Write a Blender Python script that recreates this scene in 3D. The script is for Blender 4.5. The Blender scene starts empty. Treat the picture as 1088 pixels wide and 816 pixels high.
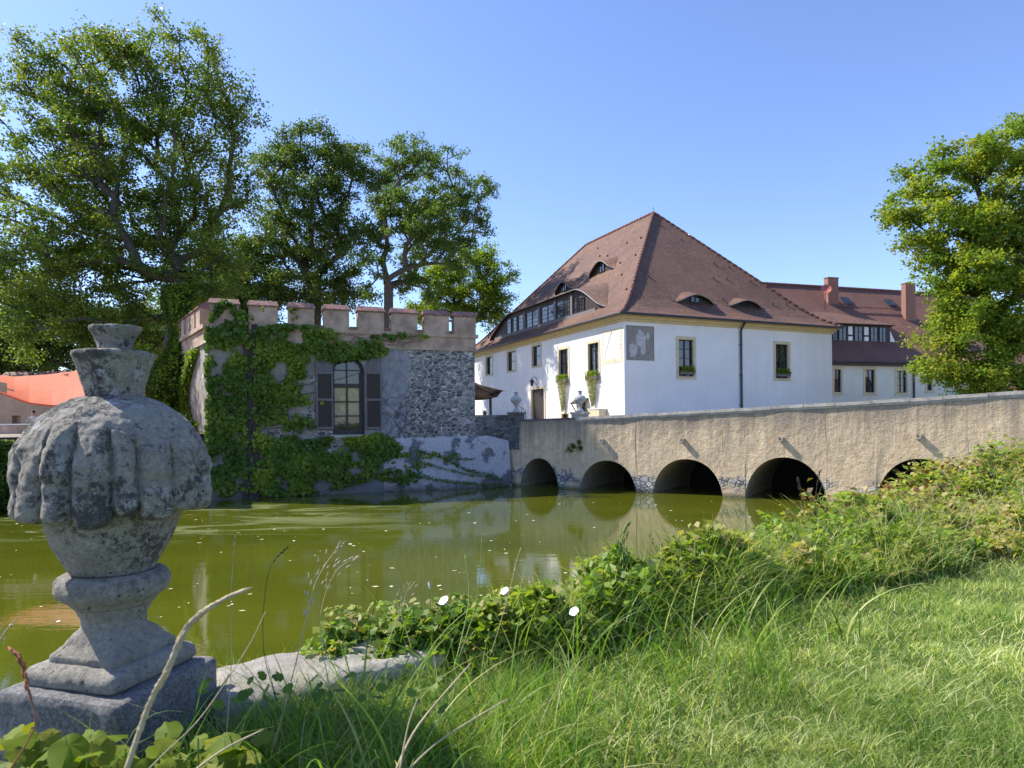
import bpy, math, random
import numpy as np
from mathutils import Vector, noise, Matrix
R = math.radians
random.seed(7); rng = np.random.default_rng(7)
sc = bpy.context.scene
COL = sc.collection
FPX, CU, CV, HCAM, KR = 700.0, 544.0, 446.0, 3.6, 0.010

# ---------------------------------------------------------------- helpers
def ray(u, v):
    a = (u-CU)/FPX; b = (CV-v)/FPX
    return a+KR*b, b-KR*a
def at(u, v, Y):
    a, z = ray(u, v)
    return Vector((a*Y, Y, HCAM+z*Y))
def lerp(a, b, t): return a+(b-a)*t
def sstep(a, b, x):
    t = min(1, max(0, (x-a)/(b-a))); return t*t*(3-2*t)
def interp(xs, ys, x): return float(np.interp(x, xs, ys))

class Frame:
    """vertical plane: origin o, direction d, outward normal n"""
    def __init__(s, o, d, n=None):
        s.o = Vector(o[:2]); s.d = Vector(d[:2]).normalized()
        s.n = Vector(n[:2]).normalized() if n is not None else Vector((s.d.y, -s.d.x))
    def p(s, t, n, z):
        q = s.o+s.d*t+s.n*n
        return (q.x, q.y, z)
    def hit(s, u, v, off=0.0):
        a, z = ray(u, v); o = s.o+s.n*off
        t = (a*o.y-o.x)/(s.d.x-a*s.d.y)
        Y = o.y+s.d.y*t
        return t, HCAM+z*Y
    def rect(s, u0, v0, u1, v1, off=0.0):
        t0, za = s.hit(u0, v0, off); _, zb = s.hit(u0, v1, off)
        t1, zc = s.hit(u1, v0, off); _, zd = s.hit(u1, v1, off)
        return min(t0, t1), max(t0, t1), (zb+zd)/2, (za+zc)/2
    def off(s, n): return Frame(s.o+s.n*n, s.d, s.n)

class MB:
    def __init__(s): s.v = []; s.f = []; s.uv = []; s.mi = []
    def face(s, pts, uv=None, m=0):
        i = len(s.v); s.v.extend(tuple(p) for p in pts); s.f.append(tuple(range(i, i+len(pts))))
        s.uv.append(uv); s.mi.append(m)
    def add(s, vs, fs, m=0):
        i = len(s.v); s.v.extend(tuple(p) for p in vs)
        for f in fs: s.f.append(tuple(k+i for k in f)); s.uv.append(None); s.mi.append(m)
    def box(s, x0, x1, y0, y1, z0, z1, m=0):
        s.add([(x0,y0,z0),(x1,y0,z0),(x1,y1,z0),(x0,y1,z0),(x0,y0,z1),(x1,y0,z1),(x1,y1,z1),(x0,y1,z1)],
              [(0,3,2,1),(4,5,6,7),(0,1,5,4),(1,2,6,5),(2,3,7,6),(3,0,4,7)], m)
    def fbox(s, F, t0, t1, n0, n1, z0, z1, m=0):
        P = [F.p(t0,n0,z0),F.p(t1,n0,z0),F.p(t1,n1,z0),F.p(t0,n1,z0),F.p(t0,n0,z1),F.p(t1,n0,z1),F.p(t1,n1,z1),F.p(t0,n1,z1)]
        s.add(P, [(0,3,2,1),(4,5,6,7),(0,1,5,4),(1,2,6,5),(2,3,7,6),(3,0,4,7)], m)
    def prism(s, poly, off, m=0):
        n = len(poly); off = Vector(off); A = [Vector(p) for p in poly]; B = [p+off for p in A]
        s.add(A+B, [tuple(range(n-1,-1,-1)), tuple(range(n,2*n))]+[(i,(i+1)%n,(i+1)%n+n,i+n) for i in range(n)], m)
    def tube(s, pts, rad, sides=6, cap=True, m=0):
        pts = [Vector(p) for p in pts]; n = len(pts)
        if not hasattr(rad, '__len__'): rad = [rad]*n
        vs = []; prev = None
        for i in range(n):
            d = (pts[min(i+1,n-1)]-pts[max(i-1,0)])
            if d.length < 1e-9: d = Vector((0,0,1))
            d.normalize()
            if prev is None:
                ref = Vector((1,0,0)) if abs(d.x) < .8 else Vector((0,1,0))
                a = d.cross(ref).normalized()
            else:
                a = (prev-d*prev.dot(d))
                a = a.normalized() if a.length > 1e-6 else d.orthogonal().normalized()
            prev = a; b = d.cross(a)
            for k in range(sides):
                w = 2*math.pi*k/sides
                vs.append(pts[i]+(a*math.cos(w)+b*math.sin(w))*rad[i])
        fs = [(i*sides+k, i*sides+(k+1)%sides, (i+1)*sides+(k+1)%sides, (i+1)*sides+k) for i in range(n-1) for k in range(sides)]
        if cap: fs += [tuple(range(sides-1,-1,-1)), tuple((n-1)*sides+k for k in range(sides))]
        s.add(vs, fs, m)
    def lathe(s, prof, c=(0,0,0), sides=24, m=0, fn=None):
        vs = []; n = len(prof)
        for i, (r, z) in enumerate(prof):
            for k in range(sides):
                w = 2*math.pi*k/sides; rr = fn(r, z, w) if fn else r
                vs.append((c[0]+rr*math.cos(w), c[1]+rr*math.sin(w), c[2]+z))
        fs = [(i*sides+k, i*sides+(k+1)%sides, (i+1)*sides+(k+1)%sides, (i+1)*sides+k) for i in range(n-1) for k in range(sides)]
        fs += [tuple(range(sides-1,-1,-1)), tuple((n-1)*sides+k for k in range(sides))]
        s.add(vs, fs, m)
    def build(s, name, mat, parent=None, smooth=False, uvs=True):
        me = bpy.data.meshes.new(name)
        off = wloc(parent)
        me.from_pydata([(v[0]-off.x, v[1]-off.y, v[2]-off.z) for v in s.v], [], s.f)
        for mm in (mat if isinstance(mat, (list, tuple)) else [mat]): me.materials.append(mm)
        if isinstance(mat, (list, tuple)): me.polygons.foreach_set('material_index', s.mi)
        if any(u is not None for u in s.uv):
            l = me.uv_layers.new(name='UVMap')
            for p in me.polygons:
                u = s.uv[p.index]
                if u:
                    for k, li in enumerate(p.loop_indices): l.data[li].uv = u[k]
        if smooth: me.polygons.foreach_set('use_smooth', [True]*len(me.polygons))
        me.update()
        return link(name, me, parent)

def wloc(o):
    l = Vector((0,0,0))
    while o is not None: l = l+Vector(o.location); o = o.parent
    return l
def link(name, data, parent=None):
    o = bpy.data.objects.new(name, data); COL.objects.link(o)
    if parent is not None: o.parent = parent
    return o
def thing(name, label, cat, loc, group=None):
    o = link(name, None); o.location = loc; o.empty_display_size = .2
    return tag(o, label, cat, group)
def tag(o, label, cat, group=None, kind=None):
    if label: o['label'] = label
    if cat: o['category'] = cat
    if group: o['group'] = group
    if kind: o['kind'] = kind
    return o
def struct(o): o['kind'] = 'structure'; return o
def np_mesh(name, V, F, mat, parent=None, rnd=None, smooth=False):
    """V (n,3), F (m,k)"""
    me = bpy.data.meshes.new(name); off = wloc(parent)
    V = np.asarray(V, dtype=np.float64)-np.array([off.x, off.y, off.z])
    k = F.shape[1]; m = len(F)
    me.vertices.add(len(V)); me.vertices.foreach_set('co', V.astype(np.float32).ravel())
    me.loops.add(m*k); me.loops.foreach_set('vertex_index', F.astype(np.int32).ravel())
    me.polygons.add(m); me.polygons.foreach_set('loop_start', np.arange(0, m*k, k, dtype=np.int32))
    if rnd is not None:
        a = me.attributes.new('rnd', 'FLOAT', 'FACE'); a.data.foreach_set('value', np.asarray(rnd, dtype=np.float32))
    me.materials.append(mat); me.update(calc_edges=True)
    if smooth: me.polygons.foreach_set('use_smooth', [True]*m)
    return link(name, me, parent)

# ---------------------------------------------------------------- node materials
class NT:
    def __init__(s, name):
        s.m = bpy.data.materials.new(name); s.m.use_nodes = True; s.t = s.m.node_tree; s.N = s.t.nodes; s.L = s.t.links
        s.b = s.N['Principled BSDF']; s.out = s.N['Material Output']
        s.tc = s.N.new('ShaderNodeTexCoord')
    def n(s, typ, **kw):
        x = s.N.new(typ)
        for k, v in kw.items():
            if k in ('i',):
                for a, b in v.items(): s.set(x.inputs[a], b)
            else: setattr(x, k, v)
        return x
    def set(s, inp, v):
        if isinstance(v, bpy.types.NodeSocket): s.L.new(v, inp)
        elif isinstance(v, (tuple, list)) and len(v) == 3 and inp.type == 'RGBA': inp.default_value = (*v, 1)
        else: inp.default_value = v
    def co(s, kind='Object', sc=(1,1,1), loc=(0,0,0)):
        mp = s.n('ShaderNodeMapping'); s.L.new(s.tc.outputs[kind], mp.inputs['Vector'])
        mp.inputs['Scale'].default_value = sc; mp.inputs['Location'].default_value = loc
        return mp.outputs[0]
    def geo(s, sc=(1,1,1)):
        g = s.n('ShaderNodeNewGeometry'); mp = s.n('ShaderNodeMapping'); s.L.new(g.outputs['Position'], mp.inputs['Vector'])
        mp.inputs['Scale'].default_value = sc; return mp.outputs[0]
    def noise(s, v, scale, det=4, rough=.55, dist=0):
        x = s.n('ShaderNodeTexNoise', i={'Vector': v, 'Scale': scale, 'Detail': det, 'Roughness': rough, 'Distortion': dist}); return x.outputs['Fac']
    def vor(s, v, scale, feature='F1', out='Distance', rnd=1.0):
        x = s.n('ShaderNodeTexVoronoi', feature=feature, i={'Vector': v, 'Scale': scale, 'Randomness': rnd}); return x.outputs[out]
    def ramp(s, fac, stops, interp='LINEAR'):
        x = s.n('ShaderNodeValToRGB'); s.L.new(fac, x.inputs[0]); cr = x.color_ramp; cr.interpolation = interp
        while len(cr.elements) < len(stops): cr.elements.new(.5)
        for e, (p, c) in zip(cr.elements, stops):
            e.position = p; e.color = (*c, 1) if hasattr(c, '__len__') else (c, c, c, 1)
        return x.outputs[0]
    def mix(s, f, a, b, mode='MIX'):
        x = s.n('ShaderNodeMix', data_type='RGBA', blend_type=mode)
        s.set(x.inputs[0], f); s.set(x.inputs[6], a); s.set(x.inputs[7], b); return x.outputs[2]
    def math(s, op, a, b=0.0, c=None):
        x = s.n('ShaderNodeMath', operation=op); s.set(x.inputs[0], a); s.set(x.inputs[1], b)
        if c is not None: s.set(x.inputs[2], c)
        return x.outputs[0]
    def mapr(s, v, a, b, c=0.0, d=1.0):
        x = s.n('ShaderNodeMapRange'); s.set(x.inputs[0], v)
        for i, k in enumerate((a, b, c, d)): s.set(x.inputs[i+1], k)
        return x.outputs[0]
    def sep(s, v):
        x = s.n('ShaderNodeSeparateXYZ'); s.L.new(v, x.inputs[0]); return x.outputs
    def bump(s, h, strength=.5, dist=.02, normal=None):
        x = s.n('ShaderNodeBump', i={'Height': h, 'Strength': strength, 'Distance': dist})
        if normal is not None: s.L.new(normal, x.inputs['Normal'])
        return x.outputs[0]
    def fin(s, col=None, rough=.8, normal=None, **kw):
        if col is not None: s.set(s.b.inputs['Base Color'], col)
        s.set(s.b.inputs['Roughness'], rough)
        if normal is not None: s.L.new(normal, s.b.inputs['Normal'])
        for k, v in kw.items(): s.set(s.b.inputs[k.replace('_', ' ')], v)
        return s.m

def simple(name, c, rough=.7, var=.25, scale=3.0, bump=.2, bscale=30, metal=0.0, stretch=(1,1,1), spec=None):
    t = NT(name); v = t.co('Object', stretch)
    n = t.noise(v, scale, 5, .6); c2 = tuple(x*(1-var) for x in c); c1 = tuple(min(1, x*(1+var*.7)) for x in c)
    col = t.ramp(n, [(.3, c2), (.7, c1)])
    nb = t.noise(v, bscale, 4, .6)
    m = t.fin(col, rough, t.bump(nb, bump, .01), Metallic=metal)
    if spec is not None: t.b.inputs['Specular IOR Level'].default_value = spec
    return m

def leafmat(name, cols, transl=.45, rough=.5, spec=.3, tcol=1.25, gain=1.55):
    cols = [tuple(x*gain for x in c) for c in cols]
    t = NT(name)
    a = t.n('ShaderNodeAttribute', attribute_name='rnd')
    stops = [(i/(len(cols)-1), c) for i, c in enumerate(cols)]
    col = t.ramp(a.outputs['Fac'], stops)
    v = t.geo(); n = t.noise(v, .6, 2, .5)
    col = t.mix(t.mapr(n, .35, .65, 0, .35), col, (cols[0][0]*.8, cols[0][1]*.8, cols[0][2]*.8))
    t.set(t.b.inputs['Base Color'], col); t.b.inputs['Roughness'].default_value = rough
    t.b.inputs['Specular IOR Level'].default_value = spec
    tr = t.n('ShaderNodeBsdfTranslucent')
    tc = t.mix(1.0, col, (tcol*1.12, tcol*1.12, tcol*.40), 'MULTIPLY'); t.L.new(tc, tr.inputs[0])
    mx = t.n('ShaderNodeMixShader'); mx.inputs[0].default_value = transl
    t.L.new(t.b.outputs[0], mx.inputs[1]); t.L.new(tr.outputs[0], mx.inputs[2]); t.L.new(mx.outputs[0], t.out.inputs[0])
    return t.m

M = {}
def mats():
    # white lime plaster
    t = NT('white_plaster'); v = t.geo()
    n = t.noise(v, .45, 4, .6); n2 = t.noise(v, 6, 5, .6)
    st = t.noise(t.geo((2.2, 2.2, .15)), 1.0, 4, .6)
    col = t.ramp(n, [(.3, (.70,.70,.69)), (.65, (.79,.79,.78))])
    col = t.mix(t.mapr(st, .5, .75, 0, .25), col, (.56,.56,.54))
    zz = t.sep(v)[2]
    damp = t.math('ADD', zz, t.math('MULTIPLY', n, 1.6))
    col = t.mix(t.mapr(damp, 3.7, 4.8, .5, 0), col, (.50,.48,.43))
    M['white'] = t.fin(col, .9, t.bump(t.math('ADD', n2, t.math('MULTIPLY', n, 2)), .25, .012))
    # pale green wing plaster
    M['wingwall'] = simple('pale_green_plaster', (.58,.64,.58), .9, .08, .6, .15, 15)
    M['ochre'] = simple('ochre_paint', (.56,.44,.22), .8, .12, 2, .15, 20)
    M['ochre_pale'] = simple('pale_ochre_stone', (.58,.50,.33), .85, .15, 4, .2, 25)
    M['darkwood'] = simple('dark_stained_wood', (.030,.018,.014), .6, .5, 2.5, .5, 14, stretch=(5,5,.5))
    M['greywood'] = simple('weathered_grey_wood', (.16,.14,.15), .8, .4, 3, .5, 14, stretch=(6,6,.5))
    M['frame'] = simple('dark_window_frame', (.014,.015,.019), .45, .3, 3, .1, 20)
    M['metal'] = simple('dark_zinc', (.06,.062,.07), .45, .3, 2, .05, 10, .6)
    M['verge'] = simple('grey_lead_flashing', (.17,.165,.17), .5, .3, 2, .1, 10, .4)
    t = NT('window_glass'); n = t.noise(t.geo((1,1,1)), 2.5, 2, .5)
    col = t.ramp(n, [(.35, (.012,.014,.018)), (.7, (.05,.055,.06))])
    M['glass'] = t.fin(col, .03, t.bump(n, .06, .02)); t.b.inputs['Specular IOR Level'].default_value = .9
    M['curtain'] = simple('cream_blind', (.50,.42,.24), .8, .25, 4, .3, 10)
    M['white_part'] = simple('white_paint', (.78,.78,.75), .6, .08, 3, .05, 10)
    # roof tiles: uv in metres
    def tiles(name, base, dark, light, lichen):
        t = NT(name); uv = t.co('UV')
        br = t.n('ShaderNodeTexBrick', offset=.5, i={'Vector': uv, 'Scale': 1.0, 'Mortar Size': .012, 'Mortar Smooth': .3, 'Brick Width': .19, 'Row Height': .17, 'Color1': base, 'Color2': light, 'Mortar': dark})
        n = t.noise(t.geo(), .5, 5, .65); n2 = t.noise(t.geo(), 2.6, 5, .7)
        col = t.mix(t.mapr(n, .35, .7, 0, .6), br.outputs['Color'], dark)
        col = t.mix(t.mapr(n2, .58, .72, 0, .5), col, lichen)
        # saw-tooth rows for the overlapping tile edges
        s = t.sep(uv); row = t.math('FRACT', t.math('DIVIDE', s[1], .17)); colm = t.math('FRACT', t.math('DIVIDE', s[0], .19))
        h = t.math('ADD', t.math('MULTIPLY', row, -1.0), t.math('MULTIPLY', t.math('SINE', t.math('MULTIPLY', colm, math.pi)), .7))
        h = t.math('ADD', h, t.math('MULTIPLY', n2, .8))
        M[name] = t.fin(col, .75, t.bump(h, .9, .035))
    tiles('roof_tiles', (.140,.064,.037), (.052,.030,.024), (.215,.110,.068), (.26,.21,.18))
    tiles('red_tiles', (.185,.078,.048), (.085,.042,.034), (.23,.105,.068), (.18,.13,.095))
    M['ridge_tile'] = simple('ridge_tile', (.18,.085,.07), .8, .5, 5, .4, 20)
    M['cap_tile'] = simple('merlon_cap_tile', (.24,.125,.105), .8, .55, 7, .8, 14)
    M['brick'] = simple('chimney_brick', (.28,.14,.10), .9, .4, 9, .4, 20)
    # tower wall: uv = metres along / height
    t = NT('tower_masonry'); uv = t.co('UV'); s = t.sep(uv); g = t.geo()
    wob = t.noise(g, 1.2, 3, .6); wob2 = t.noise(g, 5, 3, .6)
    sc_ = t.n('ShaderNodeMapping'); t.L.new(uv, sc_.inputs[0]); sc_.inputs['Scale'].default_value = (3.1, 7.2, 1)
    wv = t.n('ShaderNodeVectorMath', operation='ADD'); t.L.new(sc_.outputs[0], wv.inputs[0])
    nz = t.n('ShaderNodeTexNoise', i={'Vector': g, 'Scale': 3.0, 'Detail': 2.0}); sm = t.n('ShaderNodeVectorMath', operation='SCALE', i={'Scale': .5})
    t.L.new(nz.outputs['Color'], sm.inputs[0]); t.L.new(sm.outputs[0], wv.inputs[1])
    edge = t.vor(wv.outputs[0], 1.0, 'DISTANCE_TO_EDGE'); cell = t.vor(wv.outputs[0], 1.0, 'F1', 'Color')
    cs = t.sep(cell)
    stone = t.ramp(cs[0], [(0, (.07,.07,.085)), (.4, (.15,.145,.15)), (.75, (.24,.22,.21)), (1, (.42,.37,.33))])
    mort = t.mapr(edge, .03, .11)
    rub = t.mix(mort, (.60,.56,.52), stone)
    fin_ = t.noise(g, 14, 5, .7)
    plast = t.ramp(t.noise(g, 1.4, 6, .7), [(.25, (.13,.12,.12)), (.5, (.27,.245,.22)), (.75, (.42,.37,.31))])
    grey = t.ramp(t.noise(g, 2.5, 6, .75), [(.3, (.17,.17,.19)), (.7, (.36,.355,.38))])
    tt = t.math('ADD', s[0], t.math('MULTIPLY', t.math('SUBTRACT', wob, .5), 2.0)); zz = t.math('ADD', s[1], t.math('MULTIPLY', t.math('SUBTRACT', wob2, .5), .5))
    col = t.mix(t.mapr(tt, 6.2, 7.0), plast, grey)
    isr = t.math('MULTIPLY', t.mapr(tt, 9.3, 9.5), t.mapr(zz, 2.75, 2.85))
    isl = t.math('MULTIPLY', t.mapr(tt, 6.6, 6.2), t.mapr(t.noise(g, .8, 3, .5), .56, .60))
    isr = t.math('MAXIMUM', isr, isl)
    col = t.mix(isr, col, rub)
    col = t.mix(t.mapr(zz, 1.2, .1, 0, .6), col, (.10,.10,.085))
    col = t.mix(t.mapr(zz, 7.0, 7.5, 0, .0), col, plast)
    h = t.math('ADD', t.math('MULTIPLY', t.math('MULTIPLY', mort, isr), 1.0), t.math('MULTIPLY', fin_, .7))
    h = t.math('ADD', h, t.math('MULTIPLY', cs[1], .5))
    M['tower'] = t.fin(col, .92, t.bump(h, .9, .05))
    # dark rubble with pale render left on it
    t = NT('pale_render'); g = t.geo()
    n = t.noise(g, .9, 5, .6); n2 = t.noise(g, 7, 6, .7)
    e = t.vor(t.geo((2.2, 2.2, 3.5)), 1.2, 'DISTANCE_TO_EDGE')
    dk = t.ramp(n2, [(.3, (.08,.08,.09)), (.7, (.24,.23,.24))])
    col = t.mix(t.mapr(n, .55, .59), t.ramp(n2, [(.25, (.38,.33,.35)), (.8, (.55,.55,.57))]), dk)
    z = t.sep(g)[2]
    col = t.mix(t.mapr(t.math('ADD', z, t.math('MULTIPLY', n2, .5)), .75, .25, 0, .85), col, (.055,.055,.035))
    M['render'] = t.fin(col, .92, t.bump(t.math('ADD', n2, t.math('MULTIPLY', e, .8)), .8, .06))
    t = NT('dark_rubble'); g = t.geo()
    e = t.vor(t.geo((3, 3, 6)), 1.1, 'DISTANCE_TO_EDGE'); c = t.sep(t.vor(t.geo((3, 3, 6)), 1.1, 'F1', 'Color'))[0]
    n2 = t.noise(g, 9, 5, .7)
    col = t.mix(t.mapr(e, .02, .1), (.20,.19,.18), t.ramp(c, [(0, (.05,.05,.058)), (1, (.17,.16,.16))]))
    col = t.mix(t.mapr(t.noise(g, .9, 3), .5, .65, 0, .6), col, (.30,.29,.28))
    M['rubble'] = t.fin(col, .95, t.bump(t.math('ADD', t.mapr(e, .0, .15), t.math('MULTIPLY', n2, .5)), .9, .06))
    M['cornice'] = simple('cream_cornice', (.42,.30,.225), .9, .45, 1.6, .5, 12)
    # bridge plaster
    t = NT('bridge_plaster'); g = t.geo(); uv = t.co('UV'); s = t.sep(uv)
    n = t.noise(g, .5, 5, .65); n2 = t.noise(g, 3.5, 6, .7); n3 = t.noise(g, 16, 6, .75)
    col = t.ramp(n2, [(.22, (.44,.32,.195)), (.5, (.66,.505,.325)), (.8, (.78,.63,.44))])
    col = t.mix(t.mapr(n, .5, .75, 0, .5), col, (.50,.35,.22))
    st = t.noise(t.geo((3.0, 3.0, .16)), 1.0, 5, .7)
    # s[1] = depth below the coping in metres
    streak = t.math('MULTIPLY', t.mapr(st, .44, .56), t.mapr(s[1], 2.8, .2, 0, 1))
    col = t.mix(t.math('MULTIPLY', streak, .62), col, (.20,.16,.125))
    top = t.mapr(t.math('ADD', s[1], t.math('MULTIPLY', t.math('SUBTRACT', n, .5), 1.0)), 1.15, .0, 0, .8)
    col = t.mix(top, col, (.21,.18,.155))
    zz = t.sep(g)[2]
    e = t.vor(t.geo((3.2, 3.2, 5)), 1.0, 'DISTANCE_TO_EDGE'); cc = t.sep(t.vor(t.geo((3.2, 3.2, 5)), 1.0, 'F1', 'Color'))[0]
    bare = t.mapr(t.math('ADD', zz, t.math('MULTIPLY', t.math('SUBTRACT', n2, .5), 1.6)), .95, .89)
    bare = t.math('MULTIPLY', bare, t.mapr(t.noise(g, .55, 2), .42, .5))
    rub = t.mix(t.mapr(e, .02, .09), (.13,.12,.11), t.ramp(cc, [(0, (.26,.25,.24)), (1, (.58,.56,.53))]))
    col = t.mix(bare, col, rub)
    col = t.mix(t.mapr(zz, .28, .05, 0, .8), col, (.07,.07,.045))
    h = t.math('ADD', t.math('MULTIPLY', n3, .55), t.math('MULTIPLY', n2, 1.5))
    h = t.math('ADD', h, t.math('MULTIPLY', t.math('MULTIPLY', t.mapr(e, 0, .12), bare), 1.2))
    M['bridge'] = t.fin(col, .92, t.bump(h, .85, .07))
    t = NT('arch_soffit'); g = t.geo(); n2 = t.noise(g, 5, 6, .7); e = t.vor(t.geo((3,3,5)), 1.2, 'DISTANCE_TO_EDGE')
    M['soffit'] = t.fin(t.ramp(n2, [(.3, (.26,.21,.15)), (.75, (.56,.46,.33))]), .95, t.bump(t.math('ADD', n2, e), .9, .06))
    t = NT('coping_stone'); g = t.geo(); n = t.noise(g, 2.2, 6, .7); n2 = t.noise(g, 12, 5, .7)
    col = t.ramp(n, [(.3, (.20,.19,.175)), (.55, (.40,.37,.33)), (.8, (.55,.52,.47))])
    col = t.mix(t.mapr(n2, .62, .72, 0, .8), col, (.09,.09,.08)); col = t.mix(t.mapr(t.noise(g, 3, 3), .66, .74, 0, .6), col, (.40,.33,.10))
    M['coping'] = t.fin(col, .92, t.bump(t.math('ADD', n, t.math('MULTIPLY', n2, .6)), .8, .025))
    # near urn: weathered limestone with lichens
    t = NT('lichen_stone'); v = t.co('Object')
    n = t.noise(v, 5, 8, .7); f = t.noise(v, 60, 8, .8); mid = t.noise(v, 18, 6, .75)
    col = t.ramp(n, [(.3, (.36,.325,.26)), (.55, (.58,.53,.44)), (.75, (.72,.665,.57))])
    col = t.mix(t.mapr(f, .35, .65, .0, .75), col, (.17,.165,.155), 'MIX')
    z = t.sep(v)[2]
    fd = t.noise(v, 34, 8, .8); dark = t.math('MULTIPLY', t.mapr(t.math('ADD', fd, t.math('MULTIPLY', t.noise(v, 4.5, 5, .6), .8)), .91, 1.0), t.mapr(z, .42, .56))
    col = t.mix(t.math('MULTIPLY', dark, .85), col, (.045,.045,.048))
    wh = t.math('MULTIPLY', t.mapr(t.noise(v, 11, 9, .8, .25), .575, .60), t.mapr(z, .35, .7, .25, 1))
    col = t.mix(t.math('MULTIPLY', wh, .85), col, (.60,.60,.61))
    pit = t.math('MULTIPLY', t.mapr(t.vor(v, 60, 'F1'), .12, .30, 1, 0), t.mapr(t.noise(v, 14, 3), .52, .62))
    col = t.mix(t.math('MULTIPLY', pit, .75), col, (.04,.04,.04))
    yl = t.math('MULTIPLY', t.mapr(t.noise(v, 13, 5, .6, .3), .655, .70), .55)
    col = t.mix(yl, col, (.38,.28,.07))
    h = t.math('ADD', t.math('MULTIPLY', f, .6), t.math('ADD', mid, t.math('MULTIPLY', pit, -.7)))
    M['urn'] = t.fin(col, .93, t.bump(h, 1.0, .030))
    # grey lichen granite for coping slab
    t = NT('speckled_slab'); v = t.geo(); f = t.noise(v, 90, 6, .8); n = t.noise(v, 9, 6, .7); mid = t.noise(v, 28, 5, .7)
    col = t.ramp(f, [(.3, (.05,.05,.052)), (.5, (.20,.195,.19)), (.7, (.48,.47,.45))])
    col = t.mix(t.mapr(n, .5, .65, 0, .55), col, (.42,.40,.38))
    M['slab'] = t.fin(col, .93, t.bump(t.math('ADD', f, mid), 1.0, .012))
    t = NT('warm_slab'); v = t.geo(); f = t.noise(v, 70, 6, .8); n = t.noise(v, 7, 6, .7)
    col = t.ramp(n, [(.3, (.27,.24,.21)), (.7, (.44,.40,.36))]); col = t.mix(t.mapr(f, .55, .7, 0, .6), col, (.15,.14,.13))
    M['slab2'] = t.fin(col, .93, t.bump(t.math('ADD', f, n), .8, .010))
    # water
    t = NT('green_water'); g = t.geo(); s = t.sep(g)
    n = t.noise(t.geo((.10, .22, 1)), 1.0, 4, .6)
    col = t.ramp(n, [(.3, (.066,.080,.006)), (.7, (.100,.112,.010))])
    scum = t.noise(t.geo((.16, .55, 1)), 1.0, 7, .72, 1.2)
    far = t.mapr(s[1], 19.0, 22.0); lf = t.mapr(s[0], -1.0, -7.0)
    msk = t.math('MULTIPLY', t.mapr(scum, .50, .56), t.math('MULTIPLY', far, lf))
    msk = t.math('MULTIPLY', msk, .5)
    col = t.mix(msk, col, (.20,.23,.10))
    rn = t.noise(t.geo((.8, 2.6, 1)), 1.0, 3, .55); rn2 = t.noise(t.geo((3.5, 9, 1)), 1.0, 3, .6)
    rip = t.math('ADD', t.math('MULTIPLY', rn, 1.0), t.math('MULTIPLY', rn2, .28))
    calm = t.noise(t.geo((.05, .2, 1)), 1.0, 3, .5)
    b = t.n('ShaderNodeBump', i={'Height': rip, 'Distance': .03}); t.set(b.inputs['Strength'], t.mapr(calm, .35, .65, .05, .15))
    M['water'] = t.fin(col, t.math('MULTIPLY', msk, .6), b.outputs[0]); t.b.inputs['IOR'].default_value = 1.75
    t.set(t.b.inputs['Roughness'], t.mapr(msk, 0, .5, .015, .35))
    # ground
    t = NT('turf_soil'); g = t.geo(); n = t.noise(g, 3, 6, .7); n2 = t.noise(g, 40, 5, .7)
    col = t.ramp(n, [(.3, (.07,.10,.02)), (.7, (.13,.17,.045))]); col = t.mix(t.mapr(n2, .5, .7, 0, .5), col, (.10,.085,.04))
    M['ground'] = t.fin(col, .95, t.bump(n2, .8, .03))
    t = NT('courtyard_gravel'); g = t.geo(); n = t.noise(g, 1, 5, .7); n2 = t.noise(g, 30, 4, .7)
    M['gravel'] = t.fin(t.ramp(n, [(.3, (.22,.19,.15)), (.7, (.34,.30,.24))]), .95, t.bump(n2, .6, .02))
    M['bank'] = simple('dark_bank_stone', (.028,.026,.02), .95, .4, 2, .8, 8)
    M['bark'] = simple('tree_bark', (.075,.062,.052), .95, .45, 4, .9, 12, stretch=(2,2,.5))
    M['bark2'] = simple('pale_tree_bark', (.12,.105,.09), .95, .45, 4, .9, 12, stretch=(2,2,.5))
    M['stem'] = simple('dry_vine_stem', (.055,.043,.038), .95, .3, 4, .5, 20)
    M['straw'] = simple('dry_straw', (.46,.37,.22), .8, .25, 20, .3, 60)
    M['reddry'] = simple('withered_red_leaf', (.30,.10,.04), .8, .4, 20, .3, 60)
    M['green_stem'] = simple('green_stem', (.14,.22,.04), .6, .25, 20, .2, 60)
    M['petal'] = simple('white_petal', (.82,.82,.84), .6, .04, 20, .1, 30)
    t = NT('orange_canvas'); g = t.co('UV'); s = t.sep(g); n = t.noise(t.geo(), 2, 4, .6)
    seam = t.mapr(t.math('ABSOLUTE', t.math('SUBTRACT', t.math('FRACT', t.math('MULTIPLY', s[1], 4)), .5)), .0, .02, 1, 0)
    col = t.mix(t.math('MULTIPLY', seam, .4), t.ramp(n, [(.3, (.72,.17,.075)), (.7, (.82,.22,.10))]), (.45,.09,.05))
    t.fin(col, .7); tr = t.n('ShaderNodeBsdfTranslucent'); t.L.new(col, tr.inputs[0]); mx = t.n('ShaderNodeMixShader'); mx.inputs[0].default_value = .45
    t.L.new(t.b.outputs[0], mx.inputs[1]); t.L.new(tr.outputs[0], mx.inputs[2]); t.L.new(mx.outputs[0], t.out.inputs[0]); M['canvas'] = t.m
    M['terra'] = simple('terracotta_plaster', (.42,.29,.20), .9, .2, 1, .3, 12)
    M['orangewall'] = simple('orange_boards', (.52,.26,.11), .8, .2, 2, .3, 12, stretch=(.5,.5,6))
    M['skin'] = simple('skin', (.50,.30,.21), .6, .08, 8, .05, 30)
    M['hair'] = simple('dark_hair', (.03,.022,.018), .6, .3, 20, .3, 60)
    M['shirt'] = simple('pale_shirt', (.60,.52,.46), .85, .1, 8, .1, 30)
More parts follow.
